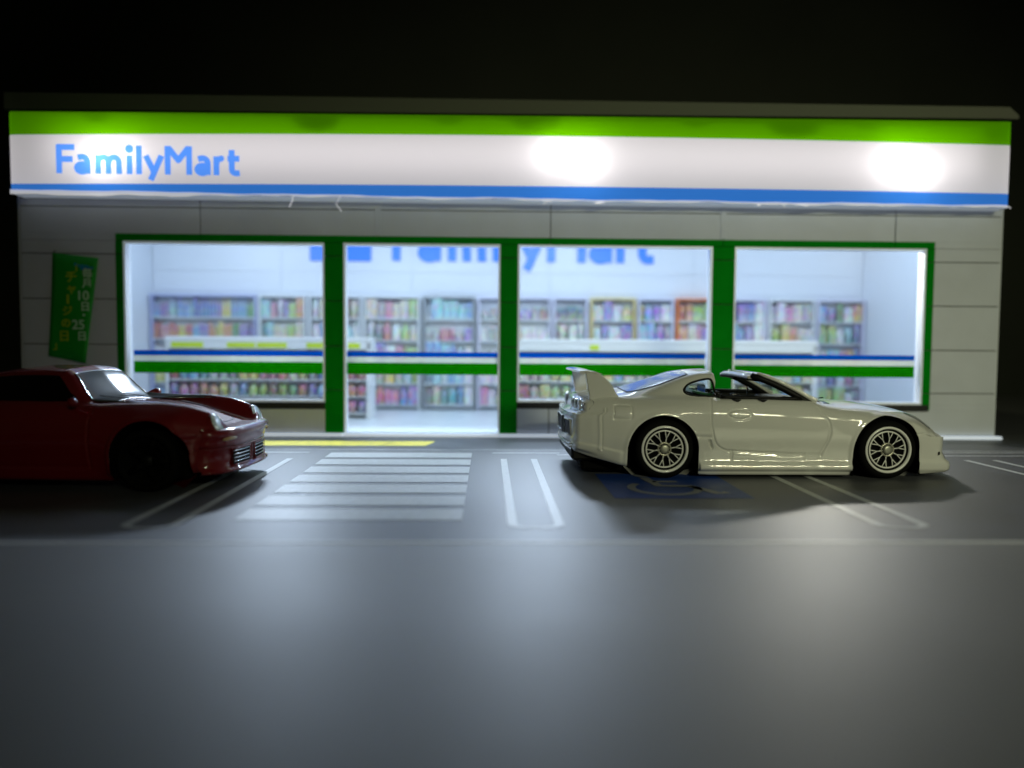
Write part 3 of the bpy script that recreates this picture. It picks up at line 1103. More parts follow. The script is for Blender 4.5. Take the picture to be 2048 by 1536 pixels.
def loft(table, xs, segs, cap=(.02, .035)):
    """table rows: x,zb,yb,W1,W2,W3,z5,ys,zs,ya,za,ye,ze,zt. Returns verts (N,3), S, n (ring size), half count"""
    T = np.array(sorted(table))
    xk = T[:, 0]
    zb, yb, W1, W2, W3, z5, ys, zs_, ya, za, ye, ze, zt = T[:, 1:].T
    o = np.zeros_like(zb)
    P = np.stack([np.stack(p, -1) for p in (
        (o, zb), (yb - .04, zb), (yb, zb + .03), (W1, np.maximum(zb + .06, .33 + o)), (W2, np.maximum(zb + .12, .52 + o * 0)),
        (W3, z5), (ys, zs_), (ya, za), (ye, ze), (o, zt))], 1)   # k, 10, 2
    Q = pchip(xk, P, np.asarray(xs))                              # S,10,2
    v = []
    for k, s in enumerate(segs):
        v += [k + j / s for j in range(s)]
    v.append(len(segs))
    v = np.array(v)
    H = pchip(np.arange(10), np.transpose(Q, (1, 0, 2)), v)       # n,S,2
    # the outline meets the centre plane square on: make both ends flat
    H = np.transpose(H, (1, 0, 2))                                # S,n,2
    n = H.shape[1]
    ring = np.concatenate([H, H[:, ::-1][:, 1:-1] * np.array([-1, 1])], 1)  # S, 2n-2, 2
    xs = np.asarray(xs)
    rings = [np.concatenate([np.full((ring.shape[1], 1), x), ring[i]], 1) for i, x in enumerate(xs)]
    c0 = np.array([0, (ring[0][:, 1].min() + ring[0][:, 1].max()) / 2])
    c1 = np.array([0, (ring[-1][:, 1].min() + ring[-1][:, 1].max()) / 2])
    steps = [(.985, .35), (.96, .7), (.92, .9), (.85, 1), (.75, 1), (.64, 1), (.52, 1), (.40, 1), (.28, 1), (.16, 1), (.05, 1)]
    pre = [np.concatenate([np.full((ring.shape[1], 1), xs[0] - cap[0] * f), c0 + (ring[0] - c0) * s], 1) for s, f in steps][::-1]
    post = [np.concatenate([np.full((ring.shape[1], 1), xs[-1] + cap[1] * f), c1 + (ring[-1] - c1) * s], 1) for s, f in steps]
    A = np.array(pre + rings + post)
    return A, n


def dist_poly(px, pz, pts):
    """distance from points to a polyline in (x,z)"""
    best = np.full(px.shape, 1e9)
    for (a, b) in zip(pts[:-1], pts[1:]):
        ax, az = a
        dx, dz = b[0] - ax, b[1] - az
        L2 = dx * dx + dz * dz + 1e-12
        t = np.clip(((px - ax) * dx + (pz - az) * dz) / L2, 0, 1)
        best = np.minimum(best, np.hypot(px - ax - t * dx, pz - az - t * dz))
    return best


def spline(pts, n=8, closed=False):
    P = [Vector((*p, 0)) if len(p) == 2 else Vector(p) for p in pts]
    out = []
    m = len(P)
    for i in range(m if closed else m - 1):
        if closed:
            p0, p1, p2, p3 = P[i - 1], P[i], P[(i + 1) % m], P[(i + 2) % m]
        else:
            p0, p1, p2, p3 = P[max(i - 1, 0)], P[i], P[i + 1], P[min(i + 2, m - 1)]
        for k in range(n):
            t = k / n
            out.append(.5 * ((2 * p1) + (-p0 + p2) * t + (2 * p0 - 5 * p1 + 4 * p2 - p3) * t * t + (-p0 + 3 * p1 - 3 * p2 + p3) * t**3))
    if not closed:
        out.append(P[-1])
    return [tuple(q[:2]) if len(pts[0]) == 2 else tuple(q) for q in out]


def inside(px, py, poly):
    r = np.zeros(px.shape, bool)
    n = len(poly)
    j = n - 1
    for i in range(n):
        xi, yi = poly[i]
        xj, yj = poly[j]
        c = ((yi > py) != (yj > py)) & (px < (xj - xi) * (py - yi) / (yj - yi + 1e-15) + xi)
        r ^= c
        j = i
    return r


def snap_to(px, py, poly):
    """nearest point on the closed polygon"""
    best = np.full(px.shape, 1e9)
    bx, by = px.copy(), py.copy()
    n = len(poly)
    for i in range(n):
        a, b = poly[i], poly[(i + 1) % n]
        dx, dz = b[0] - a[0], b[1] - a[1]
        L2 = dx * dx + dz * dz + 1e-12
        t = np.clip(((px - a[0]) * dx + (py - a[1]) * dz) / L2, 0, 1)
        qx, qy = a[0] + t * dx, a[1] + t * dz
        d = np.hypot(px - qx, py - qy)
        m = d < best
        best[m] = d[m]
        bx[m], by[m] = qx[m], qy[m]
    return bx, by


def arch_poly(cx, cz, r, bot=-.2, nn=40, flare=0.02):
    return [(cx + r + flare, bot)] + [(cx + r * math.cos(PI * k / nn), cz + r * math.sin(PI * k / nn)) for k in range(nn + 1)] + [(cx - r - flare, bot)]


class Shell:
    def __init__(s, A):
        s.S, s.N = A.shape[:2]
        s.v = A.reshape(-1, 3).copy()
        i = np.arange(s.S - 1)[:, None]
        j = np.arange(s.N)[None, :]
        a = i * s.N + j
        b = i * s.N + (j + 1) % s.N
        s.f = np.stack([a, b, b + s.N, a + s.N], -1).reshape(-1, 4)
        s.bvh = None

    def normals(s):
        v, f = s.v, s.f
        fn = np.cross(v[f[:, 2]] - v[f[:, 0]], v[f[:, 3]] - v[f[:, 1]])
        vn = np.zeros_like(v)
        for k in range(4):
            np.add.at(vn, f[:, k], fn)
        return vn / (np.linalg.norm(vn, axis=1, keepdims=True) + 1e-12)

    def tree(s):
        s.bvh = BVHTree.FromPolygons([tuple(p) for p in s.v], [tuple(int(q) for q in p) for p in s.f])

    def cut(s, poly, ax, cond):
        """remove the faces inside poly (in the two axes ax) where cond(centres) holds; the rim is snapped to poly"""
        c = s.v[s.f].mean(1)
        m = inside(c[:, ax[0]], c[:, ax[1]], poly) & cond(c)
        gone = np.unique(s.f[m])
        keep = np.unique(s.f[~m])
        rim = np.intersect1d(gone, keep)
        x, y = snap_to(s.v[rim, ax[0]], s.v[rim, ax[1]], poly)
        s.v[rim, ax[0]], s.v[rim, ax[1]] = x, y
        s.f = s.f[~m]

    def take(s, poly, ax, cond):
        c = s.v[s.f].mean(1)
        m = inside(c[:, ax[0]], c[:, ax[1]], poly) & cond(c)
        out = s.f[m]
        s.f = s.f[~m]
        return out

    def make(s, name, f, m, parent, nrm=None):
        ids = np.unique(f)
        mp = np.full(len(s.v), -1)
        mp[ids] = np.arange(len(ids))
        me = bpy.data.meshes.new(name)
        me.from_pydata(s.v[ids].tolist(), [], mp[f].tolist())
        me.shade_smooth()
        me.materials.append(m)
        if nrm is not None:
            me.normals_split_custom_set_from_vertices([tuple(q) for q in nrm[ids]])
        o = bpy.data.objects.new(name, me)
        COL.objects.link(o)
        o.parent = parent
        return o

    def ray(s, p, ax, sgn):
        """shoot along axis ax from far away (sgn = side it comes from) onto the shell"""
        o = [0, 0, 0]
        q = [k for k in range(3) if k != ax]
        o[q[0]], o[q[1]] = p
        o[ax] = sgn * 5
        d = [0, 0, 0]
        d[ax] = -sgn
        loc, n, _, _ = s.bvh.ray_cast(Vector(o), Vector(d))
        return loc

    def patch(s, name, poly, ax, sgn, m, parent, off=.006, step=.04, thick=0.0):
        """a skin that follows the shell inside poly, held off it by off"""
        P = [Vector(p) for p in poly]
        xs = [p.x for p in P]
        ys_ = [p.y for p in P]
        pts = list(P)
        nx = int((max(xs) - min(xs)) / step)
        ny = int((max(ys_) - min(ys_)) / step)
        arr = np.array([(min(xs) + (i + .5) * step, min(ys_) + (j + .5) * step) for i in range(nx + 1) for j in range(ny + 1)])
        msk = inside(arr[:, 0], arr[:, 1], [tuple(p) for p in P])
        bx, by = snap_to(arr[:, 0].copy(), arr[:, 1].copy(), [tuple(p) for p in P])
        msk &= np.hypot(arr[:, 0] - bx, arr[:, 1] - by) > step * .35
        pts += [Vector(p) for p in arr[msk]]
        vs, es, fs, _, _, _ = delaunay_2d_cdt(pts, [], [list(range(len(P)))], 1, 1e-5)
        V = []
        last = None
        for v in vs:
            h = s.ray((v.x, v.y), ax, sgn)
            val = (h[ax] if h is not None else (last if last is not None else 0))
            last = val
            q = [0, 0, 0]
            k = [i for i in range(3) if i != ax]
            q[k[0]], q[k[1]] = v.x, v.y
            q[ax] = val + sgn * off
            V.append(q)
        o = obj(name, V, [tuple(f) for f in fs], m, parent, smooth=True)
        if thick:
            md = o.modifiers.new('thickness', 'SOLIDIFY')
            md.thickness = thick
            md.offset = 0
        return o

    def line(s, name, path, ax, sgn, rad, m, parent, off=0.0, flat=1.0, n=6):
        L = []
        for p in path:
            h = s.ray(p, ax, sgn)
            if h is None:
                continue
            q = list(h)
            q[ax] += sgn * off
            L.append(q)
        return tube(name, L, rad, m, parent, n=n, flat=flat)


def liner(shell, poly, side, depth, m, parent, name='wheel_well'):
    """dark wheel housing behind an arch opening"""
    V, F = [], []
    cx = sum(p[0] for p in poly) / len(poly)
    for p in poly:
        z = p[1]
        if z < .2:
            hb = shell.ray((p[0] + (.03 if p[0] > cx else -.03), side * .80), 2, -1)
            z = max(z, (hb.z if hb is not None else .1) + .004)
        q = (cx + (p[0] - cx) * 1.012, z + .006)
        h = shell.ray((q[0], max(z, .12) + .006), 1, side)
        y = (h[1] if h is not None else side * .85)
        V.append((p[0], y - side * .002, z))
        V.append((q[0], side * depth, q[1]))
    n = len(poly)
    F = [(2 * i, 2 * i + 1, 2 * i + 3, 2 * i + 2) for i in range(n - 1)]
    F.append(tuple(2 * i + 1 for i in range(n)))
    return obj(name, V, F, m, parent, smooth=False)


def paint(name, base, rough=0.32, coat=1.0, ior=1.9):
    m = mat(name, base, 0.55, coat=coat, spec=0.3, bump=0.015, bscale=9, coat_rough=0.02)
    m.node_tree.nodes['Principled BSDF'].inputs['Coat IOR'].default_value = ior
    return m


M_tyre = mat('tyre_rubber', (0.003, 0.003, 0.003), 0.8, spec=0.1)
M_dark = mat('car_black', (0.005, 0.005, 0.005), 0.55, spec=0.2)
M_gloss = mat('gloss_black', (0.004, 0.004, 0.005), 0.12)
M_well = mat('well_black', (0.003, 0.003, 0.003), 0.9, spec=0.1)
M_rim = mat('rim_silver', (0.90, 0.90, 0.87), 0.25, metal=0.0, coat=0.6)
M_chrome = mat('chrome', (0.85, 0.87, 0.90), 0.25, metal=0.55)
M_rimd = mat('rim_dark', (0.002, 0.002, 0.002), 0.6, spec=0.05)
M_wglass = mat('car_glass_dark', (0.01, 0.012, 0.014), 0.05, spec=0.8, coat=0.5)
M_clear = glass_mat('car_glass_clear', (0.75, 0.82, 0.78), 0.05, 0.04)


def wheel(parent, x, y, z, r, side, wd=.20, kind='mesh'):
    """tyre (part) with rim, spokes and hub (sub-parts); side = +1/-1 outward direction of y"""
    s = side
    prof = [(r * .60, -wd * .5), (r * .62, -wd * .52), (r * .9, -wd * .52), (r * .97, -wd * .45), (r, -wd * .3), (r, wd * .3), (r * .97, wd * .45),
            (r * .90, wd * .53), (r * .80, wd * .54), (r * .78, wd * .44), (r * .60, wd * .40)]
    t = lathe('wheel', [(a, b * s) for a, b in prof], M_tyre, parent, 56, loc=(x, y, z))
    if kind == 'plain':
        lathe('rim', [(r * .80, s * wd * .50), (r * .76, s * wd * .46), (r * .55, s * wd * .18), (.09, s * wd * .12), (.001, s * wd * .16)], M_rimd, t, 32)
        for k in range(5):
            a = 2 * PI * k / 5
            V, F = tube_geo([(.06 * math.cos(a), s * wd * .28, .06 * math.sin(a)), (r * .72 * math.cos(a), s * wd * .40, r * .72 * math.sin(a))], [.05, .035], 6, .5, up=(0, 1, 0))
            obj('spoke', V, F, M_rimd, t, True)
        lathe('hub_cap', [(.07, s * wd * .2), (.065, s * wd * .36), (.001, s * wd * .38)], M_dark, t, 24)
        return t
    k = r / .355
    lathe('rim_dish', [(.258 * k, s * wd * .44), (.235 * k, s * wd * .22), (.07, s * wd * .18), (.001, s * wd * .18)], M_well, t, 48)
    lathe('rim_lip', [(.252 * k, s * wd * .46), (.256 * k, s * wd * .55), (.268 * k, s * wd * .585), (.281 * k, s * wd * .56), (.284 * k, s * wd * .50)], M_rim, t, 64)
    lathe('rim_ring', [(.210 * k, s * wd * .36), (.212 * k, s * wd * .44), (.222 * k, s * wd * .45), (.230 * k, s * wd * .40), (.232 * k, s * wd * .30)], M_rim, t, 64)
    NS = 10
    for q in range(NS):
        a0 = 2 * PI * (q + .25) / NS
        V, F = [], []

        def bar(p, e, w0, w1):
            n0 = len(V)
            g, f = tube_geo([p, e], [w0, w1], 6, .8, up=(0, 1, 0))
            V.extend(g)
            F.extend(tuple(n0 + i for i in ff) for ff in f)

        def at(rr, a, yy):
            return Vector((rr * math.cos(a), s * yy, rr * math.sin(a)))
        mid = at(.128 * k, a0, wd * .42)
        bar(at(.062 * k, a0, wd * .40), mid, .0075, .0065)
        bar(mid, at(.214 * k, a0 + .135, wd * .41), .0065, .006)
        bar(mid, at(.214 * k, a0 - .135, wd * .41), .0065, .006)
        a1 = a0 + PI / NS
        obj('spoke', V, F, M_rim, t, True)
    lathe('hub_ring', [(.085 * k, s * wd * .30), (.085 * k, s * wd * .42), (.074 * k, s * wd * .45), (.066 * k, s * wd * .42)], mat('hub_bronze', (0.45, 0.43, 0.34), 0.35, metal=0.8), t, 32)
    lathe('hub_cap', [(.056 * k, s * wd * .38), (.055 * k, s * wd * .50), (.045 * k, s * wd * .54), (.02 * k, s * wd * .545), (.001, s * wd * .55)], mat('hub_cap', (0.36, 0.36, 0.30), 0.4, metal=0.6), t, 32)
    return t


# ------------------------------------------------------------------ white open-top sports car
wc = empty('sports_car', (3.05, 9.85, 0.0), 0.0,
           label='white open-top sports car with tall rear wing, parked right of the doorway', cat='toy car')
M_wp = paint('white_car_paint', (0.73, 0.73, 0.70), 0.30)
#      x     zb   yb   W1   W2   W3   z5   ys   zs   ya   za    ye  ze    zt
WT_ = [
    (-2.06, .30, .80, .86, .88, .88, .74, .86, .84, .78, .92, .60, .95, .965),
    (-1.90, .25, .85, .90, .92, .91, .76, .85, .90, .77, .965, .58, .985, 1.00),
    (-1.60, .19, .89, .93, .945, .935, .78, .85, .925, .76, .98, .55, 1.0, 1.015),
    (-1.35, .14, .92, .95, .965, .95, .79, .85, .925, .745, .975, .56, 1.01, 1.05),
    (-1.00, .10, .92, .955, .97, .96, .80, .85, .93, .74, .99, .56, 1.085, 1.155),
    (-.62, .07, .90, .93, .95, .95, .785, .85, .93, .74, 1.00, .57, 1.21, 1.26),
    (-.45, .04, .90, .92, .94, .94, .78, .85, .93, .74, 1.01, .57, 1.258, 1.30),
    (-.34, .035, .90, .915, .93, .93, .775, .845, .925, .745, 1.00, .57, 1.262, 1.305),
    (-.275, .035, .90, .915, .93, .93, .775, .845, .92, .75, .97, .57, 1.20, 1.24),
    (-.255, .035, .90, .915, .93, .93, .775, .845, .92, .76, .955, .57, .965, .965),
    (0.1, .035, .90, .91, .925, .925, .765, .845, .915, .765, .955, .56, .965, .965),
    (.60, .035, .90, .91, .925, .925, .74, .845, .90, .76, .945, .56, .955, .955),
    (.93, .035, .90, .915, .93, .93, .725, .845, .875, .75, .93, .56, .95, .96),
    (1.10, .035, .91, .92, .935, .94, .72, .845, .85, .74, .89, .54, .925, .945),
    (1.28, .035, .91, .93, .95, .95, .715, .85, .83, .74, .865, .50, .89, .912),
    (1.77, .04, .92, .95, .965, .955, .72, .85, .79, .74, .83, .48, .865, .882),
    (2.15, .05, .92, .94, .95, .945, .67, .85, .73, .72, .77, .46, .81, .83),
    (2.40, .055, .91, .93, .935, .925, .60, .83, .66, .70, .70, .44, .735, .75),
    (2.60, .065, .90, .92, .92, .90, .50, .81, .545, .68, .58, .42, .61, .62),
    (2.70, .07, .89, .905, .905, .88, .46, .80, .49, .68, .515, .42, .53, .535)]
xs = np.concatenate([np.linspace(-2.06, -.36, 182), np.linspace(-.35, -.235, 24), np.linspace(-.225, 2.70, 306)])
WT_ = [r[:4] + (r[4] + .010,) + r[5:] for r in WT_]
A, nh = loft(WT_, xs, [3, 3, 14, 18, 20, 22, 10, 20, 10], cap=(.03, .05))
sh = Shell(A)
X, Y, Z = sh.v.T
aY = np.abs(Y)
sg = np.sign(Y)
side_w = smooth(.70, .80, aY) * smooth(.08, .12, Z)
W = np.zeros_like(X)


def groove(poly, depth, wd):
    return -depth * np.exp(-(dist_poly(X, Z, poly) / wd) ** 2)


door_poly = spline([(-.339, .95), (-.362, .835), (-.365, .70), (-.350, .587), (-.301, .430), (-.208, .353), (-.105, .334)], 6) + [(.109, .323), (.45, .304), (.793, .284)]
door_front = spline([(.99, .285), (1.052, .423), (1.093, .569), (1.077, .684), (1.013, .787), (.96, .86)], 6)
W += groove(door_poly, .016, .011) + groove(door_front, .014, .012)
W += groove([(.793, .284), (.99, .285)], .010, .010)
W += groove([(-1.757, .36), (-1.762, .60), (-1.764, .83)], .015, .016) * 1.0
W += .012 * np.exp(-(dist_poly(X, Z, [(-1.80, .36), (-1.805, .82)]) / .022) ** 2)
fu = spline([(-1.562, .80), (-1.56, .86), (-1.53, .879), (-1.36, .879), (-1.33, .86), (-1.327, .80), (-1.33, .745), (-1.36, .725), (-1.53, .725), (-1.56, .745)], 4, closed=True)
W += groove(fu + fu[:1], .013, .010)
W += .006 * smooth(.02, .0, np.hypot((X + 1.44) / .10, (Z - .80) / .07) * .02 - .01)
ov = [(-.012 - .141 + .141 + .141 * math.cos(R(a)), .780 + .058 * math.sin(R(a))) for a in range(0, 365, 10)]
ov = [(p[0] - .0, p[1]) for p in ov]
W += groove(ov, .014, .010)
W += .006 * smooth(1.0, .8, np.hypot((X + .012) / .135, (Z - .780) / .052))
# waist crease, sill creases, skirt
waist = spline([(-1.25, .80), (-1.011, .815), (-.83, .805), (-.673, .772), (-.57, .795), (-.40, .785), (.003, .78), (.5, .755), (1.015, .722), (1.412, .715), (1.60, .76)], 5)
W += np.where((X > -.50) & (X < 1.36), -.018 * smooth(.30, .20, Z) * 0 + .030 * smooth(.21, .19, Z) + .012 * smooth(.165, .155, Z), 0)
W += np.where((X > -.12) & (X < .80), .010 * np.exp(-((Z - (.262 - .02 * X)) / .012) ** 2), 0)
W += groove([(-.10, .335), (-.10, .22)], .014, .010)
W += groove([(-.66, .52), (-.36, .50)], .012, .014)
W += groove([(-.66, .62), (-.62, .56), (-.36, .545)], -.008, .016)
W += groove([(-.38, .46), (-.35, .375)], .05, .013)
# bumper creases
W += np.where(X < -1.38, .018 * smooth(.335, .30, Z + (X + 1.38) * .16) * smooth(-1.38, -1.48, X), 0)
W += np.where(X > 2.2, .016 * smooth(.225, .205, Z), 0)
W += groove([(2.22, .545), (2.45, .56), (2.62, .52)], .010, .012)
# flared lips round the arches
AR = (-.945, .335, .435)
AF = (1.785, .362, .412)
for (cx, cz, r) in (AR, AF):
    dd = np.hypot(X - cx, np.maximum(Z - cz, 0)) - r
    W += .016 * np.exp(-((dd - .01) / .030) ** 2) + .006 * np.exp(-((dd - .05) / .10) ** 2)
sh.v[:, 1] += sg * W * side_w
# rocker tucks under at the bottom
# ends: plan rounding and nose / tail profile
wr = smooth(-1.45, -2.0, X)
plan = .11 * (aY / .9) ** 3.2
tail = np.interp(Z, [.0, .30, .36, .72, .765, .80, .90, 1.0, 1.1], [.03, .02, .0, .0, .01, .095, .12, .20, .25])
sh.v[:, 0] += wr * (plan + tail)
wf = smooth(1.95, 2.66, X)
plan = .20 * (aY / .9) ** 2.4
nose = np.interp(Z, [0, .07, .10, .165, .21, .235, .32, .48, .54, .58, .9], [-.02, .03, .055, .06, .045, .005, -.035, -.03, -.02, .0, .0])
sh.v[:, 0] += wf * (-plan + nose)
# roof hoop leans forward
X, Y, Z = sh.v.T
sh.v[:, 0] += .40 * np.clip(Z - .965, 0, 1) * smooth(-.66, -.30, X) * (X < .0) * (1 - .8 * np.clip(np.abs(Y) / .74, 0, 1) ** 3)
sh.tree()
nrm = sh.normals()
full_f = sh.f.copy()
qwp = spline([(-.645, 1.048), (-.585, 1.125), (-.46, 1.172), (-.33, 1.195), (-.285, 1.17), (-.268, 1.08), (-.262, .995), (-.34, .982), (-.575, .996)], 4, closed=True)
sh.cut(qwp, (0, 2), lambda c: np.abs(c[:, 1]) > .4)
ar_p = arch_poly(*AR, flare=.0)
af_p = arch_poly(*AF, flare=.01)
sidec = lambda c: np.abs(c[:, 1]) > .60
sh.cut(ar_p, (0, 2), sidec)
sh.cut(af_p, (0, 2), sidec)
cab = spline([(-.215, -.70), (.2, -.755), (.60, -.75), (.83, -.735), (.98, -.68), (1.12, -.40), (1.16, 0), (1.12, .40), (.98, .68), (.83, .735), (.60, .75), (.2, .755), (-.215, .70), (-.22, 0)], 5, closed=True)
sh.cut(cab, (0, 1), lambda c: (c[:, 2] > .80))
dp = door_poly + [(.99, .285)] + door_front[1:] + [(.96, 1.2), (-.30, 1.2), (-.339, .96)]
for s_ in (-1, 1):
    f = sh.take(dp, (0, 2), lambda c: (c[:, 1] * s_ > .55) & (c[:, 2] > .30))
    sh.make('door', f, M_wp, wc, nrm)
sh.make('body', sh.f, M_wp, wc, nrm)
for s_ in (-1, 1):
    liner(sh, ar_p, s_, .50, M_well, wc)
    liner(sh, af_p, s_, .50, M_well, wc)
    wheel(wc, -.925, s_ * .845, .358, .357, s_)
    wheel(wc, 1.805, s_ * .845, .358, .357, s_)
box('chassis', -1.9, 2.45, -.66, .66, .055, .34, M_well, wc, b=.03)
box('rear_diffuser', -2.03, -1.6, -.76, .76, .19, .40, M_dark, wc, b=.03)

# cockpit tub, dashboard, seats, steering wheel
V = [(p[0], p[1], .958 - .0 if True else 0) for p in cab] + [(p[0] * .98, p[1] * .97, .42) for p in cab]
n = len(cab)
for i, p in enumerate(cab):
    h = sh.ray((p[0] + (.01 if p[0] > 0 else 0), p[1] * 1.012), 2, 1)
    V[i] = (p[0], p[1], (h.z if h is not None and h.z < 1.02 else .955) - .004)
obj('cockpit_tub', V, [(i, (i + 1) % n, n + (i + 1) % n, n + i) for i in range(n)] + [tuple(range(n, 2 * n))], M_dark, wc)
box('dashboard', .72, 1.08, -.66, .66, .78, .935, M_dark, wc, b=.03, seg=2, smooth=True)
for s_ in (-1, 1):
    st = box('seat', -.10, .42, s_ * .36 - .24, s_ * .36 + .24, .44, .60, M_dark, wc, b=.05, seg=2, smooth=True)
    prism('backrest', [(-.14, .50), (.04, .55), (-.08, 1.00), (-.19, 1.01)], s_ * .36 - .2, s_ * .36 + .2, M_dark, st, b=.02)
    box('headrest', -.20, -.10, s_ * .36 - .10, s_ * .36 + .10, .98, 1.03, M_dark, st, b=.02, seg=2, smooth=True)
sw = lathe('steering_wheel', [(.155, -.012), (.17, 0), (.155, .012), (.14, 0), (.155, -.012)], M_dark, wc, 28, loc=(.52, .36, .88), rot=(0, 0, R(70)))
# beading along the door top: black trim with two small clips
for s_ in (-1, 1):
    L_ = [(-.20 + 1.0 * k / 12, s_ * .745, .978 - .018 * k / 12) for k in range(13)]
    tube('door_trim', L_, .026, M_dark, wc, 8)
    for xx in (-.02, .30):
        prism('trim_clip', [(xx - .05, .955), (xx + .05, .953), (xx + .01, .925), (xx - .01, .925)], s_ * .775, s_ * .845, M_dark, wc)
tube('roof_catch', [(-.03, -.60, .965), (-.02, -.60, 1.0), (.05, -.60, 1.005), (.09, -.60, .965)], .02, M_gloss, wc, 8)

# windscreen frame: painted pillars and header, black inner trim, glass
FRP = [(.98, -.735, .935), (.90, -.725, .975), (.72, -.70, 1.075), (.52, -.665, 1.175), (.37, -.625, 1.235), (.30, -.56, 1.262)]
hdr = [(.30, -.56, 1.262), (.275, -.45, 1.275), (.26, -.22, 1.285), (.255, 0, 1.288), (.26, .22, 1.285), (.275, .45, 1.275), (.30, .56, 1.262)]
for s_ in (1, -1):
    P_ = [(p[0], p[1] * s_, p[2]) for p in FRP]
    P_ = [tuple(q) for q in spline(P_, 6)]
    tube('windscreen_pillar', [(p[0] + .02, p[1], p[2]) for p in P_], [.034 - .014 * k / (len(P_) - 1) for k in range(len(P_))], M_wp, wc, 12)
    tube('pillar_trim', [(p[0] - .045, p[1] * .965, p[2] - .030) for p in P_], .040, M_dark, wc, 8)
# header: a wide flat beam
V, F = [], []
H_ = spline(hdr, 5)
prof = [(-.10, -.055), (-.11, -.03), (-.06, -.004), (.04, .008), (.16, -.004), (.22, -.03), (.20, -.055), (.05, -.070)]
for p in H_:
    for q in prof:
        V.append((p[0] + q[0], p[1], p[2] + q[1] - .012))
k = len(prof)
for i in range(len(H_) - 1):
    for j in range(k):
        F.append((i * k + j, i * k + (j + 1) % k, (i + 1) * k + (j + 1) % k, (i + 1) * k + j))
F += [tuple(range(k))[::-1], tuple((len(H_) - 1) * k + j for j in range(k))]
hd = obj('windscreen_header', V, F, M_wp, wc, smooth=True)
V = [(v[0] - .004, v[1] * .99, v[2] - .020) for v in V]
obj('header_lining', V, F, M_dark, wc, smooth=True)
V, F = [], []
for i in range(13):
    t = -1 + 2 * i / 12
    b = (1.10 - .14 * abs(t) ** 2.2, .69 * t, .955 - .02 * t * t)
    a = (.36 + .03 * t * t, .575 * t, 1.255 - .02 * t * t)
    for j in range(9):
        q = j / 8
        V.append((b[0] + (a[0] - b[0]) * q, b[1] + (a[1] - b[1]) * q, b[2] + (a[2] - b[2]) * q + .03 * math.sin(PI * q)))
F = [(i * 9 + j, (i + 1) * 9 + j, (i + 1) * 9 + j + 1, i * 9 + j + 1) for i in range(12) for j in range(8)]
obj('windscreen', V, F, M_clear, wc, smooth=True)
# wipers / cowl vent
for s_ in (-.35, .12, .45):
    tube('wiper', [(1.20, s_, .945), (1.16, s_ - .2, .965)], .008, M_dark, wc, 6)
sh.patch('cowl_vent', [(1.10, -.70), (1.20, -.66), (1.26, -.40), (1.27, 0), (1.26, .40), (1.20, .66), (1.10, .70), (1.18, .4), (1.20, 0), (1.18, -.4)], 2, 1, M_gloss, wc, off=.003)

# quarter windows, hatch glass, headlights
for s_ in (-1, 1):
    L_ = []
    for p in qwp + qwp[:1]:
        h = sh.ray(p, 1, s_)
        if h is not None:
            L_.append((p[0], h.y - s_ * .004, p[1]))
    o_ = tube('quarter_window_frame', L_, .013, M_dark, wc, 8)
    sh.patch('pane', qwp, 1, s_, M_clear, o_, off=-.012, step=.04)
hg = spline([(-1.32, -.47), (-1.27, -.53), (-.9, -.53), (-.60, -.50), (-.56, -.44), (-.54, 0), (-.56, .44), (-.60, .50), (-.9, .53), (-1.27, .53), (-1.32, .47), (-1.35, 0)], 4, closed=True)
of = sh.patch('hatch_frame', [(-.94 + (p[0] + .94) * 1.04, p[1] * 1.06) for p in hg], 2, 1, M_dark, wc, off=.003, step=.06)
sh.patch('hatch_glass', hg, 2, 1, mat('hatch_glass_mat', (0.05, 0.06, 0.07), 0.16, spec=1.0, coat=0.4), of, off=.008, step=.06)
for s_ in (-1, 1):
    hl = spline([(2.14, .66 * s_), (2.22, .78 * s_), (2.34, .80 * s_), (2.44, .74 * s_), (2.49, .60 * s_), (2.42, .50 * s_), (2.25, .52 * s_)], 4, closed=True)
    o_ = sh.patch('headlight', hl, 2, 1, M_gloss, wc, off=.004, step=.04)
    hs = [(2.30, .702), (2.36, .685), (2.435, .625), (2.455, .597), (2.41, .598), (2.35, .65)]
    sh.patch('headlight_side', hs, 1, s_, M_dark, wc, off=.004, step=.03)
# front intake and slots
sh.patch('front_intake', [(-.50, .16), (.50, .16), (.56, .30), (-.56, .30)], 0, 1, M_dark, wc, off=.003, step=.05)
for s_ in (-1, 1):
    sh.patch('bumper_slot', [(s_ * .62, .23), (s_ * .80, .24), (s_ * .80, .30), (s_ * .62, .33)][::s_], 0, 1, M_dark, wc, off=.003, step=.04)
    sh.patch('corner_notch', [(2.44, .285), (2.475, .30), (2.47, .335), (2.445, .33)], 1, s_, M_dark, wc, off=.003, step=.03)

# tail: lamps, plate recess, lower vents (seen edge on from the left)
M_lamp = mat('tail_lamp_clear', (0.55, 0.57, 0.60), 0.12, metal=0.7, coat=1.0, bump=1.0, bscale=26)
for s_ in (-1, 1):
    tl = spline([(s_ * .30, .80), (s_ * .60, .80), (s_ * .84, .815), (s_ * .86, .85), (s_ * .80, .93), (s_ * .6, .955), (s_ * .33, .95), (s_ * .26, .88)], 4, closed=True)
    o_ = sh.patch('tail_lamp', tl, 0, -1, M_lamp, wc, off=.006, step=.04)
    for yy in (.40, .56, .72):
        h = sh.ray((s_ * yy, .875), 0, -1)
        lathe('lamp_ring', [(.035, 0), (.052, -.02), (.066, -.012), (.07, .01)], M_chrome, o_, 20, axis='z', loc=(h.x - .01, s_ * yy, .875), rot=(0, R(90), 0))
pr = [(-.26, .50), (.26, .50), (.30, .70), (-.30, .70)]
o_ = sh.patch('plate_recess', pr, 0, -1, M_dark, wc, off=.004, step=.06)
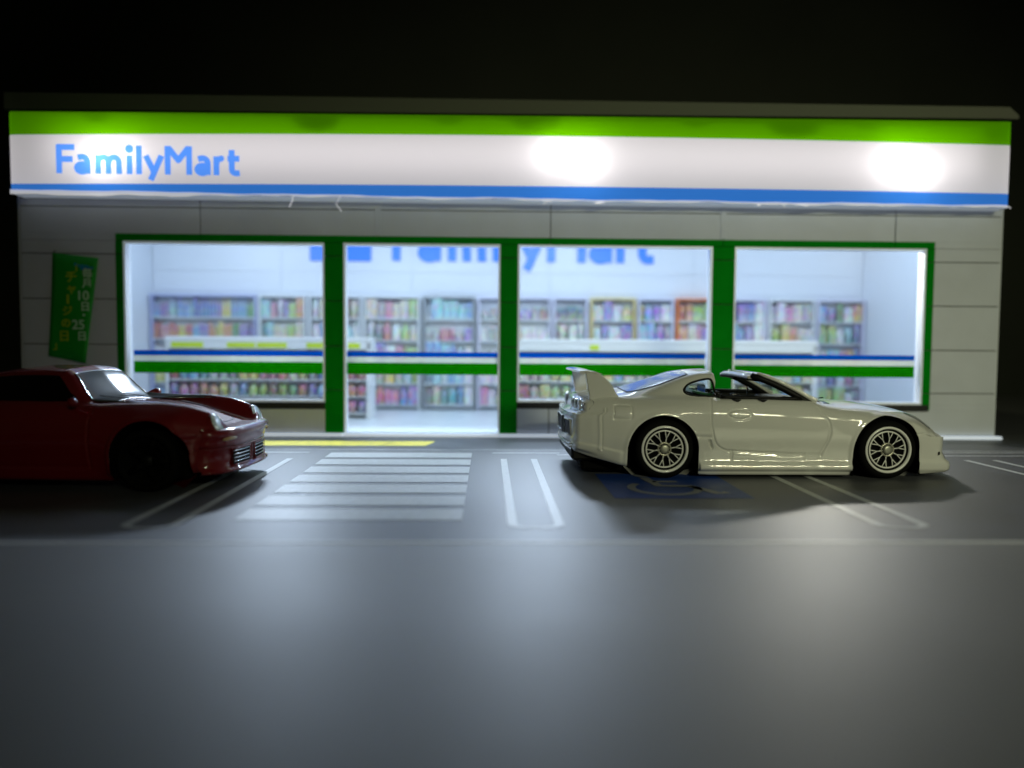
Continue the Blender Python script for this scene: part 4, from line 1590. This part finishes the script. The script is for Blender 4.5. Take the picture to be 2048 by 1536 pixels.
sh.line('plate_frame', pr + pr[:1], 0, -1, .012, M_chrome, o_, off=.008)
for (a, b) in ((-.72, -.42), (.42, .72)):
    q = [(a, .50), (b, .50), (b, .68), (a, .68)]
    o_ = sh.patch('bumper_vent', q, 0, -1, M_dark, wc, off=.004, step=.06)
    sh.line('vent_rim', q + q[:1], 0, -1, .010, M_wp, o_, off=.008)
for zz in (.36, .395):
    sh.line('bumper_rib', [(-.74 + 1.48 * k / 20, zz) for k in range(21)], 0, -1, .010, M_wp, wc, off=.002)
sh.line('bumper_ledge', [(-.80 + 1.60 * k / 24, .765) for k in range(25)], 0, -1, .016, M_wp, wc, off=.0)

# rear wing: two fins and a blade
fin = spline([(-1.875, 1.272), (-1.80, 1.272), (-1.70, 1.248), (-1.62, 1.195), (-1.55, 1.12), (-1.50, 1.03), (-1.46, .97)], 5) + [(-1.46, .93), (-1.82, .93)] + spline([(-1.825, 1.0), (-1.845, 1.10), (-1.86, 1.20), (-1.875, 1.272)], 5)[:-1]
for s_ in (-1, 1):
    f_ = prism('wing_fin', fin, s_ * .70, s_ * .775, M_wp, wc, b=.010)
    for p in f_.data.polygons:
        p.use_smooth = False
bl = [(-1.955, 1.262), (-1.94, 1.285), (-1.86, 1.292), (-1.74, 1.278), (-1.66, 1.25), (-1.72, 1.243), (-1.84, 1.250)]
prism('wing_blade', bl, -.765, .765, M_wp, wc, b=.004)

# ------------------------------------------------------------------ dark red coupe at the left edge
rc = empty('coupe', (-3.71, 8.95, 0.0), R(-3.0),
           label='dark red classic coupe in deep shade, nose pointing right, cut off by the left edge', cat='toy car')
M_rp = paint('red_car_paint', (0.19, 0.0004, 0.003), 0.30, ior=1.55)
RT = [
    (-3.35, .30, .60, .70, .74, .74, .60, .66, .68, .58, .70, .40, .72, .74),
    (-3.10, .20, .72, .84, .88, .88, .66, .76, .78, .66, .82, .45, .84, .86),
    (-2.60, .14, .84, .94, .96, .95, .70, .82, .88, .68, .94, .48, 1.00, 1.05),
    (-2.20, .10, .86, .94, .96, .94, .72, .79, .90, .69, .96, .50, 1.14, 1.20),
    (-1.80, .10, .84, .90, .92, .90, .72, .78, .90, .70, .97, .50, 1.22, 1.28),
    (-1.30, .10, .84, .86, .88, .87, .72, .78, .90, .70, .97, .51, 1.27, 1.325),
    (-.97, .10, .84, .86, .88, .87, .72, .78, .90, .70, .97, .51, 1.275, 1.325),
    (-.90, .10, .84, .86, .88, .87, .72, .78, .90, .70, .955, .52, 1.235, 1.285),
    (-.60, .10, .84, .87, .89, .88, .72, .77, .895, .68, .925, .56, .945, .99),
    (-.50, .10, .84, .88, .90, .89, .72, .77, .895, .66, .925, .52, .905, .925),
    (-.30, .10, .84, .90, .915, .90, .74, .77, .895, .63, .935, .44, .885, .895),
    (.10, .12, .86, .93, .94, .92, .75, .78, .88, .62, .94, .40, .83, .825),
    (.40, .16, .84, .92, .93, .90, .74, .77, .86, .61, .915, .37, .755, .745),
    (.60, .17, .80, .89, .89, .86, .70, .75, .81, .60, .868, .37, .69, .675),
    (.70, .18, .76, .84, .85, .82, .66, .73, .77, .60, .835, .36, .66, .645),
    (.78, .18, .74, .79, .80, .77, .64, .71, .70, .60, .77, .36, .645, .635),
    (.84, .18, .72, .77, .78, .75, .60, .70, .61, .58, .625, .38, .63, .63)]
xs = np.concatenate([np.linspace(-3.35, -1.0, 110), np.linspace(-.99, -.5, 60), np.linspace(-.49, .84, 150)])
A, nh = loft(RT, xs, [3, 3, 12, 12, 16, 16, 12, 14, 10], cap=(.05, .03))
rs = Shell(A)
X, Y, Z = rs.v.T
aY = np.abs(Y)
sg = np.sign(Y)
side_w = smooth(.66, .78, aY) * smooth(.14, .2, Z)
W = np.zeros_like(X)
W += groove([(-.50, .93), (-.52, .55), (-.50, .26)], .012, .012)
W += groove([(-1.55, .93), (-1.60, .6), (-1.5, .26), (-.5, .26)], .012, .012)
W += groove([(.55, .40), (.84, .42)], .008, .012)
RF = (.145, .365, .405)
RB = (-2.15, .37, .42)
for (cx, cz, r) in (RF, RB):
    dd = np.hypot(X - cx, np.maximum(Z - cz, 0)) - r
    W += .030 * np.exp(-((dd - .012) / .030) ** 2) + .012 * np.exp(-((dd - .05) / .08) ** 2)
rs.v[:, 1] += sg * W * side_w
wf = smooth(.35, .80, X)
rs.v[:, 0] += wf * (-.15 * (aY / .75) ** 2.4) + wf * np.interp(Z, [.15, .2, .25, .42, .5, .56, .60, .70, .80], [-.02, -.02, -.02, -.02, -.02, .0, .04, .07, .05])
rs.tree()
nrm = rs.normals()
pf, pb = arch_poly(*RF, flare=.02), arch_poly(*RB, flare=.02)
rs.cut(pf, (0, 2), sidec)
rs.cut(pb, (0, 2), sidec)
rs.make('body', rs.f, M_rp, rc, nrm)
for s_ in (-1, 1):
    liner(rs, pf, s_, .5, M_well, rc)
    liner(rs, pb, s_, .5, M_well, rc)
    wheel(rc, .13, s_ * .83, .335, .335, s_, kind='plain')
    wheel(rc, -2.15, s_ * .84, .345, .345, s_, kind='plain')
box('chassis', -3.1, .72, -.62, .62, .09, .40, M_well, rc, b=.03)
# glass
M_rwin = mat('coupe_side_glass', (0.002, 0.002, 0.002), 0.10, spec=0.3)
ws = spline([(-.60, .925), (-.60, .97), (-.50, 1.20), (-.44, 1.245), (0, 1.265), (.44, 1.245), (.50, 1.20), (.60, .97), (.60, .925), (.50, .905), (0, .935), (-.50, .905)], 3, closed=True)
wsf = [(p[0] * 1.05, 1.08 + (p[1] - 1.08) * 1.07) for p in ws]


def front_glass(name, poly, m, par, off):
    return rs.patch(name, poly, 0, 1, m, par, off=off, step=.05)


wsf = [(p[0] * .97, p[1]) for p in ws]
M_rim_ch = mat('window_chrome', (0.5, 0.48, 0.48), 0.2, metal=1.0)
# the screen is laid on the slope by shooting down the x axis at the canopy
wo = front_glass('windscreen', wsf, mat('coupe_windscreen', (0.10, 0.11, 0.11), 0.16, spec=0.22), rc, .006)
rs.line('windscreen_seal', wsf + wsf[:1], 0, 1, .008, M_rim_ch, wo, off=.008)
for (yy0, yy1) in ((-.05, -.45), (.35, -.05)):
    rs.line('wiper', [(yy0 + (yy1 - yy0) * k / 8, .945 + .05 * (k / 8)) for k in range(9)], 0, 1, .006, M_dark, wo, off=.03)
for s_ in (-1, 1):
    sw_ = spline([(-.78, .955), (-.84, 1.05), (-.97, 1.20), (-1.06, 1.225), (-1.5, 1.22), (-1.85, 1.17), (-2.1, 1.05), (-2.15, .98), (-1.9, .955), (-1.3, .95)], 4, closed=True)
    rs.patch('side_window', sw_, 1, s_, M_rwin, rc, off=.005, step=.06)
    # headlight: lens in a bezel on the end of the fender
    hp = empty('headlight', (.765, .60 * s_, .715))
    COL.objects.unlink(hp)
    bpy.data.objects.remove(hp)
    o_ = lathe('headlight', [(.118, -.12), (.122, -.015), (.114, .002)], M_rp, rc, 32, axis='z', loc=(.765, .60 * s_, .715), rot=(0, R(64), 0))
    lathe('lens', [(.110, .0), (.105, .011), (.075, .020), (.03, .025), (.001, .026)], mat('headlight_glass', (0.66, 0.74, 0.72), 0.15, coat=1.0, bump=0.5, bscale=40), o_, 32, axis='z')
    lathe('bezel', [(.107, .0), (.113, .011), (.119, .0)], M_chrome, o_, 32, axis='z')
    V, F = tube_geo([(-.73, s_ * .80, .93), (-.66, s_ * .90, .955), (-.64, s_ * .94, .955)], [.02, .05, .045], 8)
    obj('door_mirror', V, F, M_rp, rc, True)
# bumper bar: bulged body-colour section wrapping round the nose
V, F = [], []
pl = []
for k in range(41):
    t = -1 + 2 * k / 40
    y = .80 * math.sin(t * PI / 2 * .98)
    x = .965 - .30 * (1 - math.cos(t * PI / 2)) ** 1.3
    pl.append((x, y))
pr_ = [(-.24, .66), (-.10, .652), (-.02, .648), (.012, .632), (.022, .60), (.012, .565), (-.012, .545), (-.015, .50), (-.03, .445), (-.10, .44)]
for (x, y) in pl:
    for (dx, z) in pr_:
        V.append((x + dx * 1.0, y * (1 + dx * .6), z))
k = len(pr_)
F = [(i * k + j, i * k + j + 1, (i + 1) * k + j + 1, (i + 1) * k + j) for i in range(40) for j in range(k - 1)]
bb = obj('front_bumper', V, F, M_rp, rc, smooth=True)
M_ind = mat('indicator_cream', (0.62, 0.44, 0.24), 0.3, coat=1.0)


def nose_x(y):
    t = math.asin(max(-1, min(1, y / .80))) / (PI / 2 * .98)
    return .965 - .30 * (1 - math.cos(t * PI / 2)) ** 1.3


for s_ in (-1, 1):
    tube('indicator', [(nose_x(y * s_) + .004, y * s_ * 1.0, .548 - .01 * (y > .6)) for y in (.48, .52, .56, .60, .64, .67)], [.010, .020, .022, .022, .020, .010], M_ind, bb, 8)
# lower apron with grilles and lip
V, F = [], []
pr_ = [(-.03, .445), (-.030, .43), (-.045, .42), (-.05, .24), (-.03, .215), (.008, .20), (.012, .18), (-.02, .165), (-.12, .16)]
for (x, y) in pl:
    for (dx, z) in pr_:
        V.append((x + dx, y * (1 + dx * .4), z))
k = len(pr_)
F = [(i * k + j, i * k + j + 1, (i + 1) * k + j + 1, (i + 1) * k + j) for i in range(40) for j in range(k - 1)]
ap = obj('front_apron', V, F, M_rp, rc, smooth=True)


for s_ in (-1, 1):
    for (ya_, yb_) in ((.06, .50),):
        V, F = [], []
        for k in range(9):
            y = (ya_ + (yb_ - ya_) * k / 8) * s_
            x = nose_x(y) - .044
            V += [(x, y, .235), (x, y, .415)]
        F = [(2 * k, 2 * k + 2, 2 * k + 3, 2 * k + 1) for k in range(8)]
        g_ = obj('grille', V, F, M_well, ap)
        L0 = [(nose_x((ya_ + (yb_ - ya_) * k / 8) * s_) - .036, (ya_ + (yb_ - ya_) * k / 8) * s_) for k in range(9)]
        for zz in (.27, .31, .35, .39):
            tube('grille_bar', [(a, b, zz) for a, b in L0], .0065, M_rim_ch, g_, 6)
        fr_ = [(a, b, .235) for a, b in L0] + [(a, b, .415) for a, b in L0[::-1]]
        tube('grille_frame', [(a + .004, b, z) for a, b, z in fr_ + fr_[:1]], .008, M_rp, g_, 6)
# bonnet lid and its seam, side rivets
rs.line('bonnet_seam', spline([(-.42, -.50), (.1, -.42), (.5, -.36), (.62, -.20), (.64, 0), (.62, .20), (.5, .36), (.1, .42), (-.42, .50)], 5), 2, 1, .005, M_dark, rc, off=-.001)
for s_ in (-1, 1):
    for (xx, zz) in ((.62, .60), (.60, .44), (.70, .50), (.70, .28), (.62, .24), (-.47, .875)):
        h = rs.ray((xx, zz), 1, s_)
        if h is not None:
            lathe('rivet', [(.012, -.004), (.009, .008), (.001, .011)], M_rp, rc, 10, axis='z', loc=tuple(h), rot=(R(90) * -s_, 0, 0))
